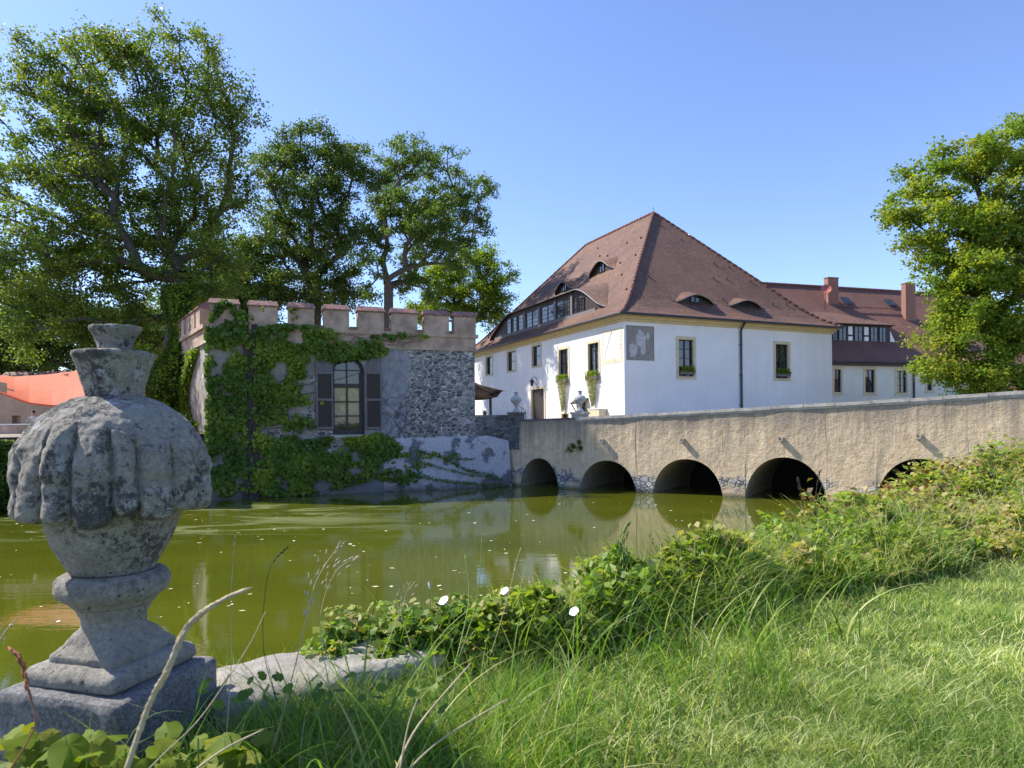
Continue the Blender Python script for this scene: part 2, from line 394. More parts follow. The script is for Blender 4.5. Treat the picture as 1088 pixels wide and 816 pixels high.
    M['awning'] = simple('brown_awning_cloth', (.030,.022,.019), 1.0, .3, 2, .2, 12, spec=0.0)
    # fresco and sundial
    t = NT('faded_fresco'); uv = t.co('UV'); n = t.noise(uv, 3, 7, .7, .5); n2 = t.noise(uv, 9, 5, .7)
    col = t.ramp(n, [(.3, (.17,.165,.175)), (.5, (.25,.23,.215)), (.7, (.34,.30,.25))]); col = t.mix(t.mapr(n2, .62, .75, 0, .5), col, (.48,.46,.45))
    M['fresco'] = t.fin(col, .9)
    M['fresco_pale'] = simple('faded_white_paint', (.46,.46,.47), .9, .3, 5, .1, 20)
    M['sd_field'] = simple('sundial_field', (.72,.72,.70), .9, .05, 3, .1, 20)
    M['sd_border'] = simple('sundial_border', (.66,.58,.42), .9, .1, 6, .1, 20)
    M['sd_ink'] = simple('brown_line_paint', (.26,.17,.09), .9, .2, 6, .1, 20)
    M['urn_far'] = simple('pale_grey_stone', (.42,.42,.42), .9, .45, 8, .6, 25)
    # foliage
    M['leaf_a'] = leafmat('leaf_linden', [(.038,.075,.014), (.065,.115,.020), (.105,.150,.024), (.145,.180,.03), (.20,.20,.04)], .42)
    M['leaf_b'] = leafmat('leaf_dark', [(.036,.068,.016), (.060,.105,.020), (.09,.135,.022), (.13,.16,.03)], .35)
    M['leaf_c'] = leafmat('leaf_elm', [(.045,.085,.025), (.065,.11,.025), (.10,.15,.03), (.15,.17,.04)], .42)
    M['leaf_d'] = leafmat('leaf_bright', [(.07,.12,.014), (.11,.17,.018), (.16,.22,.025), (.22,.26,.035)], .5)
    M['leaf_e'] = leafmat('leaf_chestnut', [(.060,.11,.014), (.10,.165,.020), (.145,.205,.025), (.22,.245,.03), (.30,.24,.05)], .5)
    M['ivy'] = leafmat('leaf_creeper', [(.035,.070,.010), (.060,.110,.012), (.11,.165,.014), (.20,.24,.020)], .3, .45, .35)
    M['under'] = leafmat('leaf_undergrowth', [(.055,.105,.014), (.095,.16,.02), (.15,.23,.03), (.24,.27,.05), (.32,.26,.12)], .45, gain=1.5)
    M['red_under'] = leafmat('leaf_red_creeper', [(.08,.10,.02), (.13,.05,.022), (.20,.055,.03), (.19,.14,.035)], .4, tcol=1.0, gain=1.1)
    M['lawn'] = leafmat('lawn_blades', [(.058,.108,.020), (.098,.165,.032), (.150,.215,.050), (.25,.29,.11), (.42,.40,.23)], .48, .55, .25, gain=1.9)
    M['tall'] = leafmat('tall_blades', [(.045,.10,.014), (.08,.16,.02), (.13,.23,.03), (.22,.28,.05), (.48,.42,.22)], .45, .45, .35)
    M['big'] = leafmat('leaf_broad', [(.13,.20,.015), (.20,.28,.02), (.24,.28,.03), (.36,.31,.06)], .35, .6, .15, gain=.8)
    M['flake'] = leafmat('floating_flake', [(.20,.22,.05), (.45,.40,.25), (.66,.66,.60)], .0)
mats()

# ---------------------------------------------------------------- walls with openings
def owall(mb, F, t0, t1, zlo, ztop, openings=(), reveal=.2, step=1e9, uvf=None, m=0, mrev=0, nz=1):
    """openings: (ta, tb, lo, hi, nseg) lo/hi number or function of t"""
    fn = lambda x: x if callable(x) else (lambda t, x=x: x)
    zlo, ztop = fn(zlo), fn(ztop)
    ops = [(a, b, fn(lo), fn(hi), k) for a, b, lo, hi, k in openings]
    ts = {t0, t1}
    for a, b, lo, hi, k in ops:
        for i in range(k+1): ts.add(a+(b-a)*(.5-.5*math.cos(math.pi*i/k) if k > 1 else i))
    ts = sorted(t for t in ts if t0-1e-6 <= t <= t1+1e-6)
    full = []
    for a, b in zip(ts, ts[1:]):
        if b-a < 1e-5: continue
        k = max(1, int(math.ceil((b-a)/step)))
        full += [(lerp(a, b, i/k), lerp(a, b, (i+1)/k)) for i in range(k)]
    uvf = uvf or (lambda t, z: (t, z))
    for a, b in full:
        mid = (a+b)/2
        cut = sorted([(lo, hi) for oa, ob, lo, hi, _ in ops if oa < mid < ob], key=lambda q: q[0](mid))
        bounds = [zlo]
        for lo, hi in cut: bounds += [lo, hi]
        bounds.append(ztop)
        for i in range(0, len(bounds), 2):
            l, h = bounds[i], bounds[i+1]
            if h(mid)-l(mid) < 1e-4: continue
            for j in range(nz):
                q0, q1 = j/nz, (j+1)/nz
                c = [(a, lerp(l(a), h(a), q0)), (b, lerp(l(b), h(b), q0)), (b, lerp(l(b), h(b), q1)), (a, lerp(l(a), h(a), q1))]
                mb.face([F.p(t, 0, z) for t, z in c], [uvf(t, z) for t, z in c], m)
    if reveal:
        for a, b, lo, hi, k in ops:
            for t in (a, b):
                if hi(t)-lo(t) > 1e-3: mb.face([F.p(t,0,lo(t)),F.p(t,-reveal,lo(t)),F.p(t,-reveal,hi(t)),F.p(t,0,hi(t))], None, mrev)
            for i in range(k):
                ta = a+(b-a)*((.5-.5*math.cos(math.pi*i/k)) if k > 1 else i); tb = a+(b-a)*((.5-.5*math.cos(math.pi*(i+1)/k)) if k > 1 else i+1)
                mb.face([F.p(ta,0,hi(ta)),F.p(tb,0,hi(tb)),F.p(tb,-reveal,hi(tb)),F.p(ta,-reveal,hi(ta))], None, mrev)
                mb.face([F.p(ta,0,lo(ta)),F.p(ta,-reveal,lo(ta)),F.p(tb,-reveal,lo(tb)),F.p(tb,0,lo(tb))], None, mrev)

def window(root, F, r, sur=.16, rows=4, cols=2, name='window', surmat='ochre_pale', curtain=False, depth=.18, sill=True, label=None):
    """r = outer surround rect (t0,t1,z0,z1). returns opening rect"""
    t0, t1, z0, z1 = r; a, b, c, d = t0+sur, t1-sur, z0+sur*.9, z1-sur
    mb = MB()
    mb.fbox(F, t0, a, .003, .035, z0, z1); mb.fbox(F, b, t1, .003, .035, z0, z1)
    mb.fbox(F, a, b, .003, .035, d, z1); mb.fbox(F, a, b, .003, .035, z0, c)
    w = mb.build(name, M[surmat], root)
    if label: w['label'] = label
    n = -depth+.03; fw = min(.06, (b-a)*.1)
    mb = MB()
    for (x0, x1, y0, y1) in ((a, a+fw, c, d), (b-fw, b, c, d), (a+fw, b-fw, c, c+fw), (a+fw, b-fw, d-fw, d)): mb.fbox(F, x0, x1, n-.03, n+.03, y0, y1)
    for i in range(1, cols):
        t = lerp(a, b, i/cols); mb.fbox(F, t-.028, t+.028, n-.025, n+.028, c+fw, d-fw)
    for i in range(1, rows):
        z = lerp(c, d, i/rows); mb.fbox(F, a+fw, b-fw, n-.02, n+.018, z-.018, z+.018)
    mb.build('frame', M['frame'], w)
    mb = MB(); mb.fbox(F, a, b, n-.045, n-.032, c, d); mb.build('pane', M['curtain' if curtain else 'glass'], w)
    if sill:
        mb = MB(); mb.fbox(F, t0-.05, t1+.05, .037, .12, z0-.03, z0+.05); mb.build('sill', M[surmat], w)
    return (a, b, c, d, 1)

# ---------------------------------------------------------------- foliage
def leaves(name, C_, size, mat, parent=None, rnd=None, up=.5, seed=0, wid=.36, dirs=None, droop=.25):
    g = np.random.default_rng(seed); N = len(C_)
    nrm = g.normal(size=(N,3)); nrm[:,2] = np.abs(nrm[:,2])*1.0+up; nrm /= np.linalg.norm(nrm, axis=1)[:,None]
    if dirs is None: dirs = g.normal(size=(N,3)); dirs[:,2] -= droop
    a = dirs-(dirs*nrm).sum(1)[:,None]*nrm; a /= (np.linalg.norm(a, axis=1)[:,None]+1e-9)
    w = np.cross(nrm, a); L = np.asarray(size).reshape(-1,1)*np.ones((N,1))
    V = np.empty((N,4,3)); V[:,0] = C_-a*L*.5; V[:,1] = C_+w*L*wid+nrm*L*.10; V[:,2] = C_+a*L*.5-nrm*L*.12; V[:,3] = C_-w*L*wid+nrm*L*.10
    F = np.arange(N*4).reshape(N,4)
    if rnd is None: rnd = g.random(N)
    return np_mesh(name, V.reshape(-1,3), F, mat, parent, rnd)

def tree(name, label, cat, base, fork, lobes, nclump, per, cr, leaf, mat, bark, seed, trunk_r=.45, group=None, Y0=None, squash=.65, yell=None, crown_only=False, minr=.018):
    """lobes in photo pixels: (u, v, ru, rv, dY)"""
    g = np.random.default_rng(seed); base = np.array(base, float); fork = np.array(fork, float)
    root = thing(name, label, cat, tuple(base), group)
    W = np.array([l[2]*l[3]*(l[2]+l[3])/2 for l in lobes], float); W = W**.8; W /= W.sum()
    cl = []
    for i, (u, v, ru, rv, dY) in enumerate(lobes):
        Y = Y0+dY; c = np.array(at(u, v, Y)); rx, rz = ru*Y/FPX, rv*Y/FPX; ry = (rx+rz)/2
        k = max(4, int(round(nclump*W[i]))); d = g.normal(size=(k,3)); d /= np.linalg.norm(d, axis=1)[:,None]
        rr = g.random((k,1))**.42
        cl.append(c+d*rr*np.array([rx, ry, rz]))
    cl = np.concatenate(cl)
    cl = cl[np.argsort(np.linalg.norm(cl-fork, axis=1))]
    nodes = []; par = []; plen = []
    K = 7
    for i in range(K+1):
        t = i/K; p = base*(1-t)+fork*t+np.array([math.sin(t*5+seed), math.cos(t*4+seed), 0])*.12*math.sin(math.pi*t)*trunk_r*2
        nodes.append(p); par.append(i-1); plen.append(0 if i == 0 else plen[-1]+np.linalg.norm(p-nodes[-2]))
    tips = []
    for c in cl:
        A = np.array(nodes); d = np.linalg.norm(A-c, axis=1)
        cost = d*1.0+np.array(plen)*.38
        below = (A[:,2] > c[2]+.3)  # prefer growing upward
        cost = cost+below*1.2
        cost[:K] += 100
        j = int(np.argmin(cost)); L = d[j]; k = max(1, int(L/.9)); p0 = A[j]; prev = j
        for q in range(1, k+1):
            t = q/k; p = p0*(1-t)+c*t; s_ = math.sin(math.pi*t)*L*.07
            p = p+np.array([g.normal()*.5*s_, g.normal()*.5*s_, s_*1.1+g.normal()*.03])
            nodes.append(p); par.append(prev); plen.append(plen[prev]+L/k); prev = len(nodes)-1
        tips.append(prev)
    n = len(nodes); cnt = np.zeros(n)
    for t in tips: cnt[t] += 1
    for i in range(n-1, 0, -1): cnt[par[i]] += cnt[i]
    rad = trunk_r*(cnt/max(1, len(tips)))**(1/2.15); rad = np.maximum(rad, minr)
    for i in range(K+1): rad[i] = trunk_r*(1.35 if i == 0 else 1.12-.12*i/K)
    A = np.array(nodes); par = np.array(par)
    I = np.arange(1, n); P = par[1:]; d = A[I]-A[P]; Ld = np.linalg.norm(d, axis=1)[:,None]+1e-9; d = d/Ld
    ref = np.where(np.abs(d[:,[2]]) < .9, np.array([[0,0,1.]]), np.array([[1.,0,0]]))
    a = np.cross(d, ref); a /= np.linalg.norm(a, axis=1)[:,None]; b = np.cross(d, a)
    S = 7; ang = np.arange(S)*2*np.pi/S; V = []
    circ = a[:,None,:]*np.cos(ang)[None,:,None]+b[:,None,:]*np.sin(ang)[None,:,None]
    rp = np.minimum(rad[P], rad[I]*1.6)
    rp[:K] = rad[P[:K]]
    V = np.concatenate([A[P][:,None,:]-d[:,None,:]*.02+circ*rp[:,None,None], A[I][:,None,:]+circ*rad[I][:,None,None]], axis=1)
    m = len(I); base_i = (np.arange(m)*2*S)[:,None,None]
    q = np.arange(S); Fq = np.stack([q, (q+1)%S, (q+1)%S+S, q+S], axis=1)[None]+base_i
    np_mesh('trunk', V.reshape(-1,3), Fq.reshape(-1,4), bark, root, smooth=True)
    # leaves as sprigs
    T = A[tips]; nt = len(T); ks = 7
    dirs = g.normal(size=(nt, ks, 3)); dirs[:,:,2] *= squash; dirs /= np.linalg.norm(dirs, axis=2)[:,:,None]
    crr = cr*(0.65+.7*g.random((nt,1,1)))
    Lp = max(1, per//ks); s = g.random((nt, ks, Lp, 1))**.7
    pos = T[:,None,None,:]+dirs[:,:,None,:]*s*crr[:,:,None,:]*np.array([1,1,squash])+g.normal(size=(nt, ks, Lp, 3))*cr*.16
    rn = np.clip(g.random((nt,1,1))*.55+g.random((nt,ks,1))*.25+g.random((nt,ks,Lp))*.35-.08, 0, 1)
    if yell: rn = np.clip(rn*yell, 0, 1)
    sz = leaf*(.65+.7*g.random(nt*ks*Lp))
    leaves('crown', pos.reshape(-1,3), sz, mat, root, rn.reshape(-1), up=.35, seed=seed+1)
    return root

# ================================================================ SETTING
# water
mb = MB(); mb.face([(-150,-40,0),(150,-40,0),(150,60,0),(-150,60,0)]); struct(mb.build('water', M['water']))

# bridge plane
BD = Vector((10.4, 29.3-36.0)).normalized(); BF = Frame((0.0, 36.0), BD, (BD.y, -BD.x))   # outward = towards camera
TOPU = [(505,446.3),(545,446.6),(610,444.3),(663,441.4),(740,437.0),(820,432.5),(950,425.0),(1088,416.0)]
_tt = [BF.hit(u, v) for u, v in TOPU]
BT = [q[0] for q in _tt]; BZ = [q[1] for q in _tt]
BT += [BT[-1]+8, BT[-1]+20]; BZ += [BZ[-1]+.15, BZ[-1]+.1]
ztop = lambda t: interp(BT, BZ, t)
BEND = BT[-1]

# courtyard / island ground
def flat(name, poly, z, mat):
    mb = MB(); mb.face([(x, y, z) for x, y in poly]); return struct(mb.build(name, mat))
OB = [BF.p(t, -6.1, 0)[:2] for t in (1.2, 14, 26, 44)]
land = [(-140,-10), (-60,10), (-21.3,27.4), (-14.6,31.3), (-9,35), (-2,38.5)]+OB+[(150,6), (300,300), (-300,300)]
flat('courtyard_ground', land, 3.08, M['gravel'])
mb = MB()
for a, b in zip(land[:-3], land[1:-2]): mb.face([(*a,-.6), (*b,-.6), (*b,3.08), (*a,3.08)])
tag(mb.build('retaining_wall', M['bank']), 'dark retaining wall holding up the courtyard along the moat', 'wall')

# near bank terrain
PATH = np.array([(-30,-12), (-8,-1.6), (-1.63,2.06), (-.81,2.60), (-.27,2.95), (.10,3.2), (.49,3.6), (.89,4.0), (1.7,4.9), (2.53,5.8), (3.49,6.5), (4.75,7.3), (6.37,8.2), (9,9.9), (13,13.5), (17,18.3), (20.5,22.9), (24,30)], float)
PZ = [2.55,2.55,2.55,2.55,2.5,2.42,2.36,2.28,2.26,2.34,2.44,2.55,2.68,2.9,3.0,3.1,3.1,3.1]     # ground height at the outer edge
PW = [.3,.3,.3,.3,.4,.45,.5,.6,1.1,1.5,1.8,2.1,2.4,2.6,2.8,3,3,3]                             # depth of the undergrowth belt
PH = [.15,.15,.12,.16,.26,.36,.42,.44,.42,.41,.41,.46,.52,.6,.6,.6,.6,.6]                     # height of the undergrowth
SEG0, SEG1 = PATH[:-1], PATH[1:]
def pathinfo(P):
    """P (n,2) -> signed inland distance, fractional index"""
    P = np.asarray(P, float); d = SEG1-SEG0; L2 = (d**2).sum(1)
    t = ((P[:,None,:]-SEG0[None])*d[None]).sum(2)/L2; t = np.clip(t, 0, 1)
    q = SEG0[None]+d[None]*t[:,:,None]; w = P[:,None,:]-q; D = np.sqrt((w**2).sum(2)); j = D.argmin(1); r = np.arange(len(P))
    cr = d[j,0]*w[r,j,1]-d[j,1]*w[r,j,0]
    return np.where(cr < 0, 1, -1)*D[r,j], j+t[r,j]
def gz(P):
    P = np.asarray(P, float); s, f = pathinfo(P)
    zo = np.interp(f, np.arange(len(PZ)), PZ); w = np.interp(f, np.arange(len(PW)), PW)
    Y = P[:,1]; X = P[:,0]
    zin = 2.55+.75*np.clip((np.hypot(X, Y)-8)/14, 0, 1)**1.2
    t = np.clip(s/(w*.9), 0, 1); t = t*t*(3-2*t)
    z = zo*(1-t)+zin*t
    z = np.where(s < 0, zo+s*3.2, z)
    z = z+.018*np.sin(X*2.3+1)*np.cos(Y*1.9)+.01*np.sin(X*7+Y*5)
    return np.maximum(z, -1.2)
def grid_terrain():
    xs = np.unique(np.concatenate([np.arange(-40,-4,1.5), np.arange(-4,8.0,.12), np.arange(8,24,.5), np.arange(24,160,6)]))
    ys = np.unique(np.concatenate([np.arange(-60,0,3.), np.arange(0,9.5,.12), np.arange(9.5,32,.5)]))
    X, Y = np.meshgrid(xs, ys); P = np.stack([X.ravel(), Y.ravel()], 1); Z = gz(P)
    V = np.column_stack([P, Z]); nx, ny = len(xs), len(ys)
    i = np.arange((ny-1)*(nx-1)); r, c = i//(nx-1), i%(nx-1); a = r*nx+c
    F = np.stack([a, a+1, a+nx+1, a+nx], 1)
    keep = (V[F][:,:,2].max(1) > -1.1)
    struct(np_mesh('lawn_ground', V, F[keep], M['ground'], smooth=True))
grid_terrain()

# ================================================================ BRIDGE
AR = []
for u0, u1, vc, vw in ((553.4,593.2,486.9,517.6), (616.5,675.8,489.4,521), (693.7,768,487.8,526), (791.6,878,486.0,531), (930,1030,487.5,541)):
    ta, _ = BF.hit(u0, vw); tb, _ = BF.hit(u1, vw); tc, zc = BF.hit((u0+u1)/2, vc)
    AR.append((ta, tb, zc))
def archfn(a, b, zc, z0=-.15):
    m, h = (a+b)/2, (b-a)/2
    return lambda t: z0+(zc-z0)*max(0.0, 1-abs((t-m)/h)**2.15)**.5
bridge = thing('stone_bridge', 'long plastered arch bridge crossing the green moat in front of the white house', 'bridge', BF.p(10, -2, 0))
mb = MB(); ops = [(a, b, -1.0, archfn(a, b, z), 28) for a, b, z in AR]
THK = 5.5
owall(mb, BF, -.6, BEND, -1.0, lambda t: ztop(t)-.0, ops, reveal=0, step=.5, uvf=lambda t, z: (t, ztop(t)-z), nz=3)
BB = Frame(BF.p(0, -THK, 0), BD, -BF.n)
owall(mb, BB, -.6, BEND, -1.0, lambda t: ztop(t)-.0, ops, reveal=0, step=1.0, uvf=lambda t, z: (t, ztop(t)-z))
for a, b in zip(np.arange(-.6, BEND, 1.0), np.arange(.4, BEND+1, 1.0)):
    b = min(b, BEND)
    for n0, n1 in ((0, -.4), (-THK+.4, -THK)):
        mb.face([BF.p(a,n0,ztop(a)), BF.p(b,n0,ztop(b)), BF.p(b,n1,ztop(b)), BF.p(a,n1,ztop(a))], [(a,0.5)]*4)
    for n0 in (-.4, -THK+.4):
        mb.face([BF.p(a,n0,ztop(a)), BF.p(b,n0,ztop(b)), BF.p(b,n0,ztop(b)-1.1), BF.p(a,n0,ztop(a)-1.1)], [(a,0.5)]*4)
# displace slightly so the wall is not a perfect plane
nv = []
for v in mb.v:
    k = noise.noise(Vector(v)*.8)*.05; nv.append((v[0]+BF.n.x*k, v[1]+BF.n.y*k, v[2]))
mb.v = nv
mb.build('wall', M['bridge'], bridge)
mb = MB()
for (a, b, z) in AR:
    f = archfn(a, b, z); k = 28
    for i in range(k):
        ta = a+(b-a)*(.5-.5*math.cos(math.pi*i/k)); tb = a+(b-a)*(.5-.5*math.cos(math.pi*(i+1)/k))
        for j in range(4):
            n0, n1 = -THK*j/4+.0, -THK*(j+1)/4
            mb.face([BF.p(ta,n0,f(ta)), BF.p(tb,n0,f(tb)), BF.p(tb,n1,f(tb)), BF.p(ta,n1,f(ta))])
    for t in (a, b): mb.face([BF.p(t,0,-1), BF.p(t,-THK,-1), BF.p(t,-THK,f(t)), BF.p(t,0,f(t))])
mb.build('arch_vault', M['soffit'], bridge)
mb = MB()
for a, b in zip(np.arange(-.6, BEND, 2.0), np.arange(1.4, BEND+2, 2.0)):
    b = min(b, BEND); mb.face([BF.p(a,-.4,ztop(a)-1.0), BF.p(b,-.4,ztop(b)-1.0), BF.p(b,-THK+.4,ztop(b)-1.0), BF.p(a,-THK+.4,ztop(a)-1.0)])
mb.build('roadway', M['gravel'], bridge)
# coping stones (jointed slabs, slightly uneven)
mb = MB(); t = 3.9; g = random.Random(3)
while t < BEND:
    l = g.uniform(.9, 1.5); e = min(t+l-.02, BEND); dz = g.uniform(-.012, .012)
    P = [BF.p(t,.07,ztop(t)-.10+dz), BF.p(e,.07,ztop(e)-.10+dz), BF.p(e,-.46,ztop(e)-.10+dz), BF.p(t,-.46,ztop(t)-.10+dz),
         BF.p(t,.06,ztop(t)+.035+dz), BF.p(e,.06,ztop(e)+.035+dz), BF.p(e,-.45,ztop(e)+.035+dz), BF.p(t,-.45,ztop(t)+.035+dz)]
    mb.add(P, [(0,3,2,1),(4,5,6,7),(0,1,5,4),(1,2,6,5),(2,3,7,6),(3,0,4,7)])
    P = [BF.p(t,.035,ztop(t)-.19+dz), BF.p(e+.02,.035,ztop(e)-.19+dz), BF.p(e+.02,-.43,ztop(e)-.19+dz), BF.p(t,-.43,ztop(t)-.19+dz),
         BF.p(t,.035,ztop(t)-.103+dz), BF.p(e+.02,.035,ztop(e)-.103+dz), BF.p(e+.02,-.43,ztop(e)-.103+dz), BF.p(t,-.43,ztop(t)-.103+dz)]
    mb.add(P, [(0,3,2,1),(4,5,6,7),(0,1,5,4),(1,2,6,5),(2,3,7,6),(3,0,4,7)]); t += l
mb.build('coping', M['coping'], bridge)
mb = MB()
for a, b in zip(np.arange(-.6, 3.9, .9), np.arange(.3, 4.8, .9)):
    b = min(b, 3.9); mb.add([BF.p(a,.04,ztop(a)-.06), BF.p(b,.04,ztop(b)-.06), BF.p(b,-.44,ztop(b)-.06), BF.p(a,-.44,ztop(a)-.06), BF.p(a,.03,ztop(a)+.03), BF.p(b,.03,ztop(b)+.03), BF.p(b,-.43,ztop(b)+.03), BF.p(a,-.43,ztop(a)+.03)],
       [(0,3,2,1),(4,5,6,7),(0,1,5,4),(1,2,6,5),(2,3,7,6),(3,0,4,7)])
mb.build('coping', M['rubble'], bridge)
for (u, v) in ((640.5,468.5), (725.5,468), (830,466.5), (976,463.5)):
    t, z = BF.hit(u, v); mb = MB()
    mb.fbox(BF, t-.10, t-.055, -.1, .22, z-.09, z+.09); mb.fbox(BF, t+.055, t+.10, -.1, .22, z-.09, z+.09); mb.fbox(BF, t-.055, t+.055, -.1, .23, z-.10, z-.04)
    mb.build('drain_spout', M['coping'], bridge)
# weeds rooted in the bridge face
g = np.random.default_rng(5); cs = []
for (u, v, r) in ((606,477,.22), (610,474,.16), (616,470,.12), (617,476,.14)):
    t, z = BF.hit(u, v); c = np.array(BF.p(t, .08, z)); cs.append(c+g.normal(size=(90,3))*r*.5)
ww = thing('wall_weed', 'small dark weeds rooted in the bridge wall above the second arch', 'plant', tuple(cs[0][0]))
for i, c_ in enumerate(cs): leaves('foliage', c_, .09, M['leaf_b'], ww, seed=3+i)

# pier caps + small urns
def urn_profile(s):
    return [(r*s, z*s) for r, z in [(.20,0),(.20,.05),(.15,.07),(.12,.12),(.09,.20),(.09,.26),(.14,.29),(.14,.32),(.10,.34),(.17,.42),(.26,.52),(.28,.56),(.30,.60),(.29,.70),(.25,.78),(.15,.84),(.08,.86),(.12,.95),(.11,.97),(.06,.99),(.10,1.06),(.09,1.08)]]
def small_urn(loc, label, seed):
    root = thing('stone_urn', label, 'urn', loc, 'small urns on the bridge piers')
    g = random.Random(seed); P = urn_profile(.98); L = Vector(loc)
    mb = MB(); mb.box(L.x-.2, L.x+.2, L.y-.2, L.y+.2, L.z, L.z+.05); mb.lathe([(r, z+.05) for r, z in P[:9]], L, 20); mb.build('foot', M['urn_far'], root, False)
    mb = MB(); mb.lathe([(r, z+.05) for r, z in P[8:16]], L, 32, fn=lambda r, z, w: r*(1+.07*abs(math.sin(w*5))*(1 if r > .2 else 0))); mb.build('bowl', M['urn_far'], root, True)
    mb = MB(); mb.lathe([(r, z+.05) for r, z in P[15:]], L, 20)
    for k in range(9):
        a = k*2*math.pi/9; mb.tube([(L.x, L.y, L.z+.95), (L.x+.09*math.cos(a), L.y+.09*math.sin(a), L.z+1.04), (L.x+.12*math.cos(a), L.y+.12*math.sin(a), L.z+1.11)], [.03,.025,.005], 5)
    mb.build('finial', M['urn_far'], root, True)
    return root
def pier(u0, u1, vt, ztopextra, n0, n1, mt='coping'):
    ta, _ = BF.hit(u0, 446); tb, z = BF.hit(u1, vt); mb = MB()
    mb.fbox(BF, ta, tb, n0, n1, ztop(ta)-ztopextra, z-.12); mb.fbox(BF, ta-.05, tb+.05, n0-.05, n1+.05, z-.12, z)
    mb.build('pier', M[mt], bridge)
    c = BF.p((ta+tb)/2, (n0+n1)/2, z); return c
c = pier(606.5, 620, 437.6, .3, -.60, -.06); small_urn(c, 'small grey stone urn on the sunlit pier beside the long window box', 2)
c = pier(540.5, 551.5, 437.8, 1.6, -.55, .05, 'rubble'); small_urn(c, 'small grey stone urn on the shaded pier at the tower end of the bridge', 3)

# ================================================================ TOWER
def polar_hit(u, v, z=0):
    a, zz = ray(u, v); Y = (z-HCAM)/zz; return Vector((a*Y, Y))
T0 = polar_hit(222, 531.5); a504, _ = ray(505, 450); T1 = Vector((a504*35.5, 35.5)); T3 = Vector((-18.7, 37.0))
TFr = Frame(T0, T1-T0); TW = (T1-T0).length
TL = Frame(T3, T0-T3); TLW = (T0-T3).length
T2 = T1+(T3-T0)
tower = thing('castle_tower', 'square stone tower with pink capped battlements and arched window beside the bridge', 'tower', (T0.x, T0.y, 0))
wt0, wz0 = TFr.hit(353.5, 462); wt1, wz1 = TFr.hit(387, 379)
wspr = wz1-(wt1-wt0)/2
wm = (wt0+wt1)/2; wh = (wt1-wt0)/2
archw = lambda t: wspr+wh*math.sqrt(max(0, 1-((t-wm)/wh)**2))
mb = MB(); ZC = 7.45
owall(mb, TFr, 0, TW, -.5, ZC, [(wt0, wt1, wz0, archw, 16)], reveal=.45, step=1, nz=3)
owall(mb, TL, 0, TLW, -.5, ZC, [], reveal=0, step=1, uvf=lambda t, z: (-t-3, z))
TR = Frame(T1, T2-T1); TB = Frame(T2, T3-T2)
owall(mb, TR, 0, (T2-T1).length, -.5, ZC, [], reveal=0, step=1, uvf=lambda t, z: (t+12, z)); owall(mb, TB, 0, TW, -.5, ZC, [], reveal=0, step=2)
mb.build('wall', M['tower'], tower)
cn = [(T0,T1),(T1,T2),(T2,T3),(T3,T0)]
def ring(mb, n0, n1, z0, z1):
    for F, W_ in ((TFr, TW), (TR, (T2-T1).length), (TB, TW), (TL, TLW)):
        mb.fbox(F, -n1, W_+n1*.3, n0, n1, z0, z1)
mb = MB()
def mring(mb, n, z0, z1):   # mitred solid ring
    c = (T0+T1+T2+T3)/4
    def offp(P, n):
        return P+(P-c).normalized()*n*1.35
    O = [offp(P, n) for P in (T0,T1,T2,T3)]; I = [offp(P, -.4) for P in (T0,T1,T2,T3)]
    for i in range(4):
        j = (i+1)%4
        mb.add([(*O[i],z0),(*O[j],z0),(*I[j],z0),(*I[i],z0),(*O[i],z1),(*O[j],z1),(*I[j],z1),(*I[i],z1)], [(0,3,2,1),(4,5,6,7),(0,1,5,4),(2,3,7,6)])
mring(mb, .05, ZC+.003, 8.0); mring(mb, .16, 8.003, 8.2); mring(mb, .10, 7.30, 7.45)
mb.build('cornice', M['cornice'], tower)
# flat roof inside
mb = MB(); mb.face([(*p, 7.9) for p in (T0,T1,T2,T3)]); mb.build('roof', M['gravel'], tower)
MER = [(222,254),(264,295),(306,334),(344,371),(380,408),(415.5,443.6),(450.5,477),(482.6,508)]
def merlon(F, a, b, z0=8.203, z1=9.18, n0=-.42, n1=.10):
    mb = MB(); mb.fbox(F, a, b, n0, n1, z0, z1-.06); m = mb.build('merlon', M['cornice'], tower)
    mb = MB(); mid = (n0+n1)/2
    A = [F.p(a-.06,n1+.08,z1-.057), F.p(b+.06,n1+.08,z1-.057), F.p(b+.06,n0-.08,z1-.057), F.p(a-.06,n0-.08,z1-.057)]
    B = [F.p(a-.06,n1+.08,z1), F.p(b+.06,n1+.08,z1), F.p(b+.06,n0-.08,z1), F.p(a-.06,n0-.08,z1)]
    C = [F.p(a+.02,mid,z1+.26), F.p(b-.02,mid,z1+.26)]
    mb.add(A+B+C, [(0,3,2,1),(0,1,5,4),(1,2,6,5),(2,3,7,6),(3,0,4,7),(4,5,9,8),(6,7,8,9),(5,6,9),(7,4,8)])
    mb.build('cap', M['cap_tile'], m)
pt = None
for (u0, u1) in MER:
    a, _ = TFr.hit(u0, 335, .1); b, _ = TFr.hit(u1, 335, .1); a = max(a, -.05); b = min(b, TW+.05)
    merlon(TFr, a, b)
    if pt is not None:
        mb = MB(); mb.fbox(TFr, pt+.02, a-.02, -.45, .2, 8.203, 8.33); mb.build('crenel_sill', M['cap_tile'], tower)
    pt = b
nl = 5
for i in range(nl):
    a = .2+i*(TLW-1.0)/nl; merlon(TL, a, a+(TLW-1.0)/nl*.72)
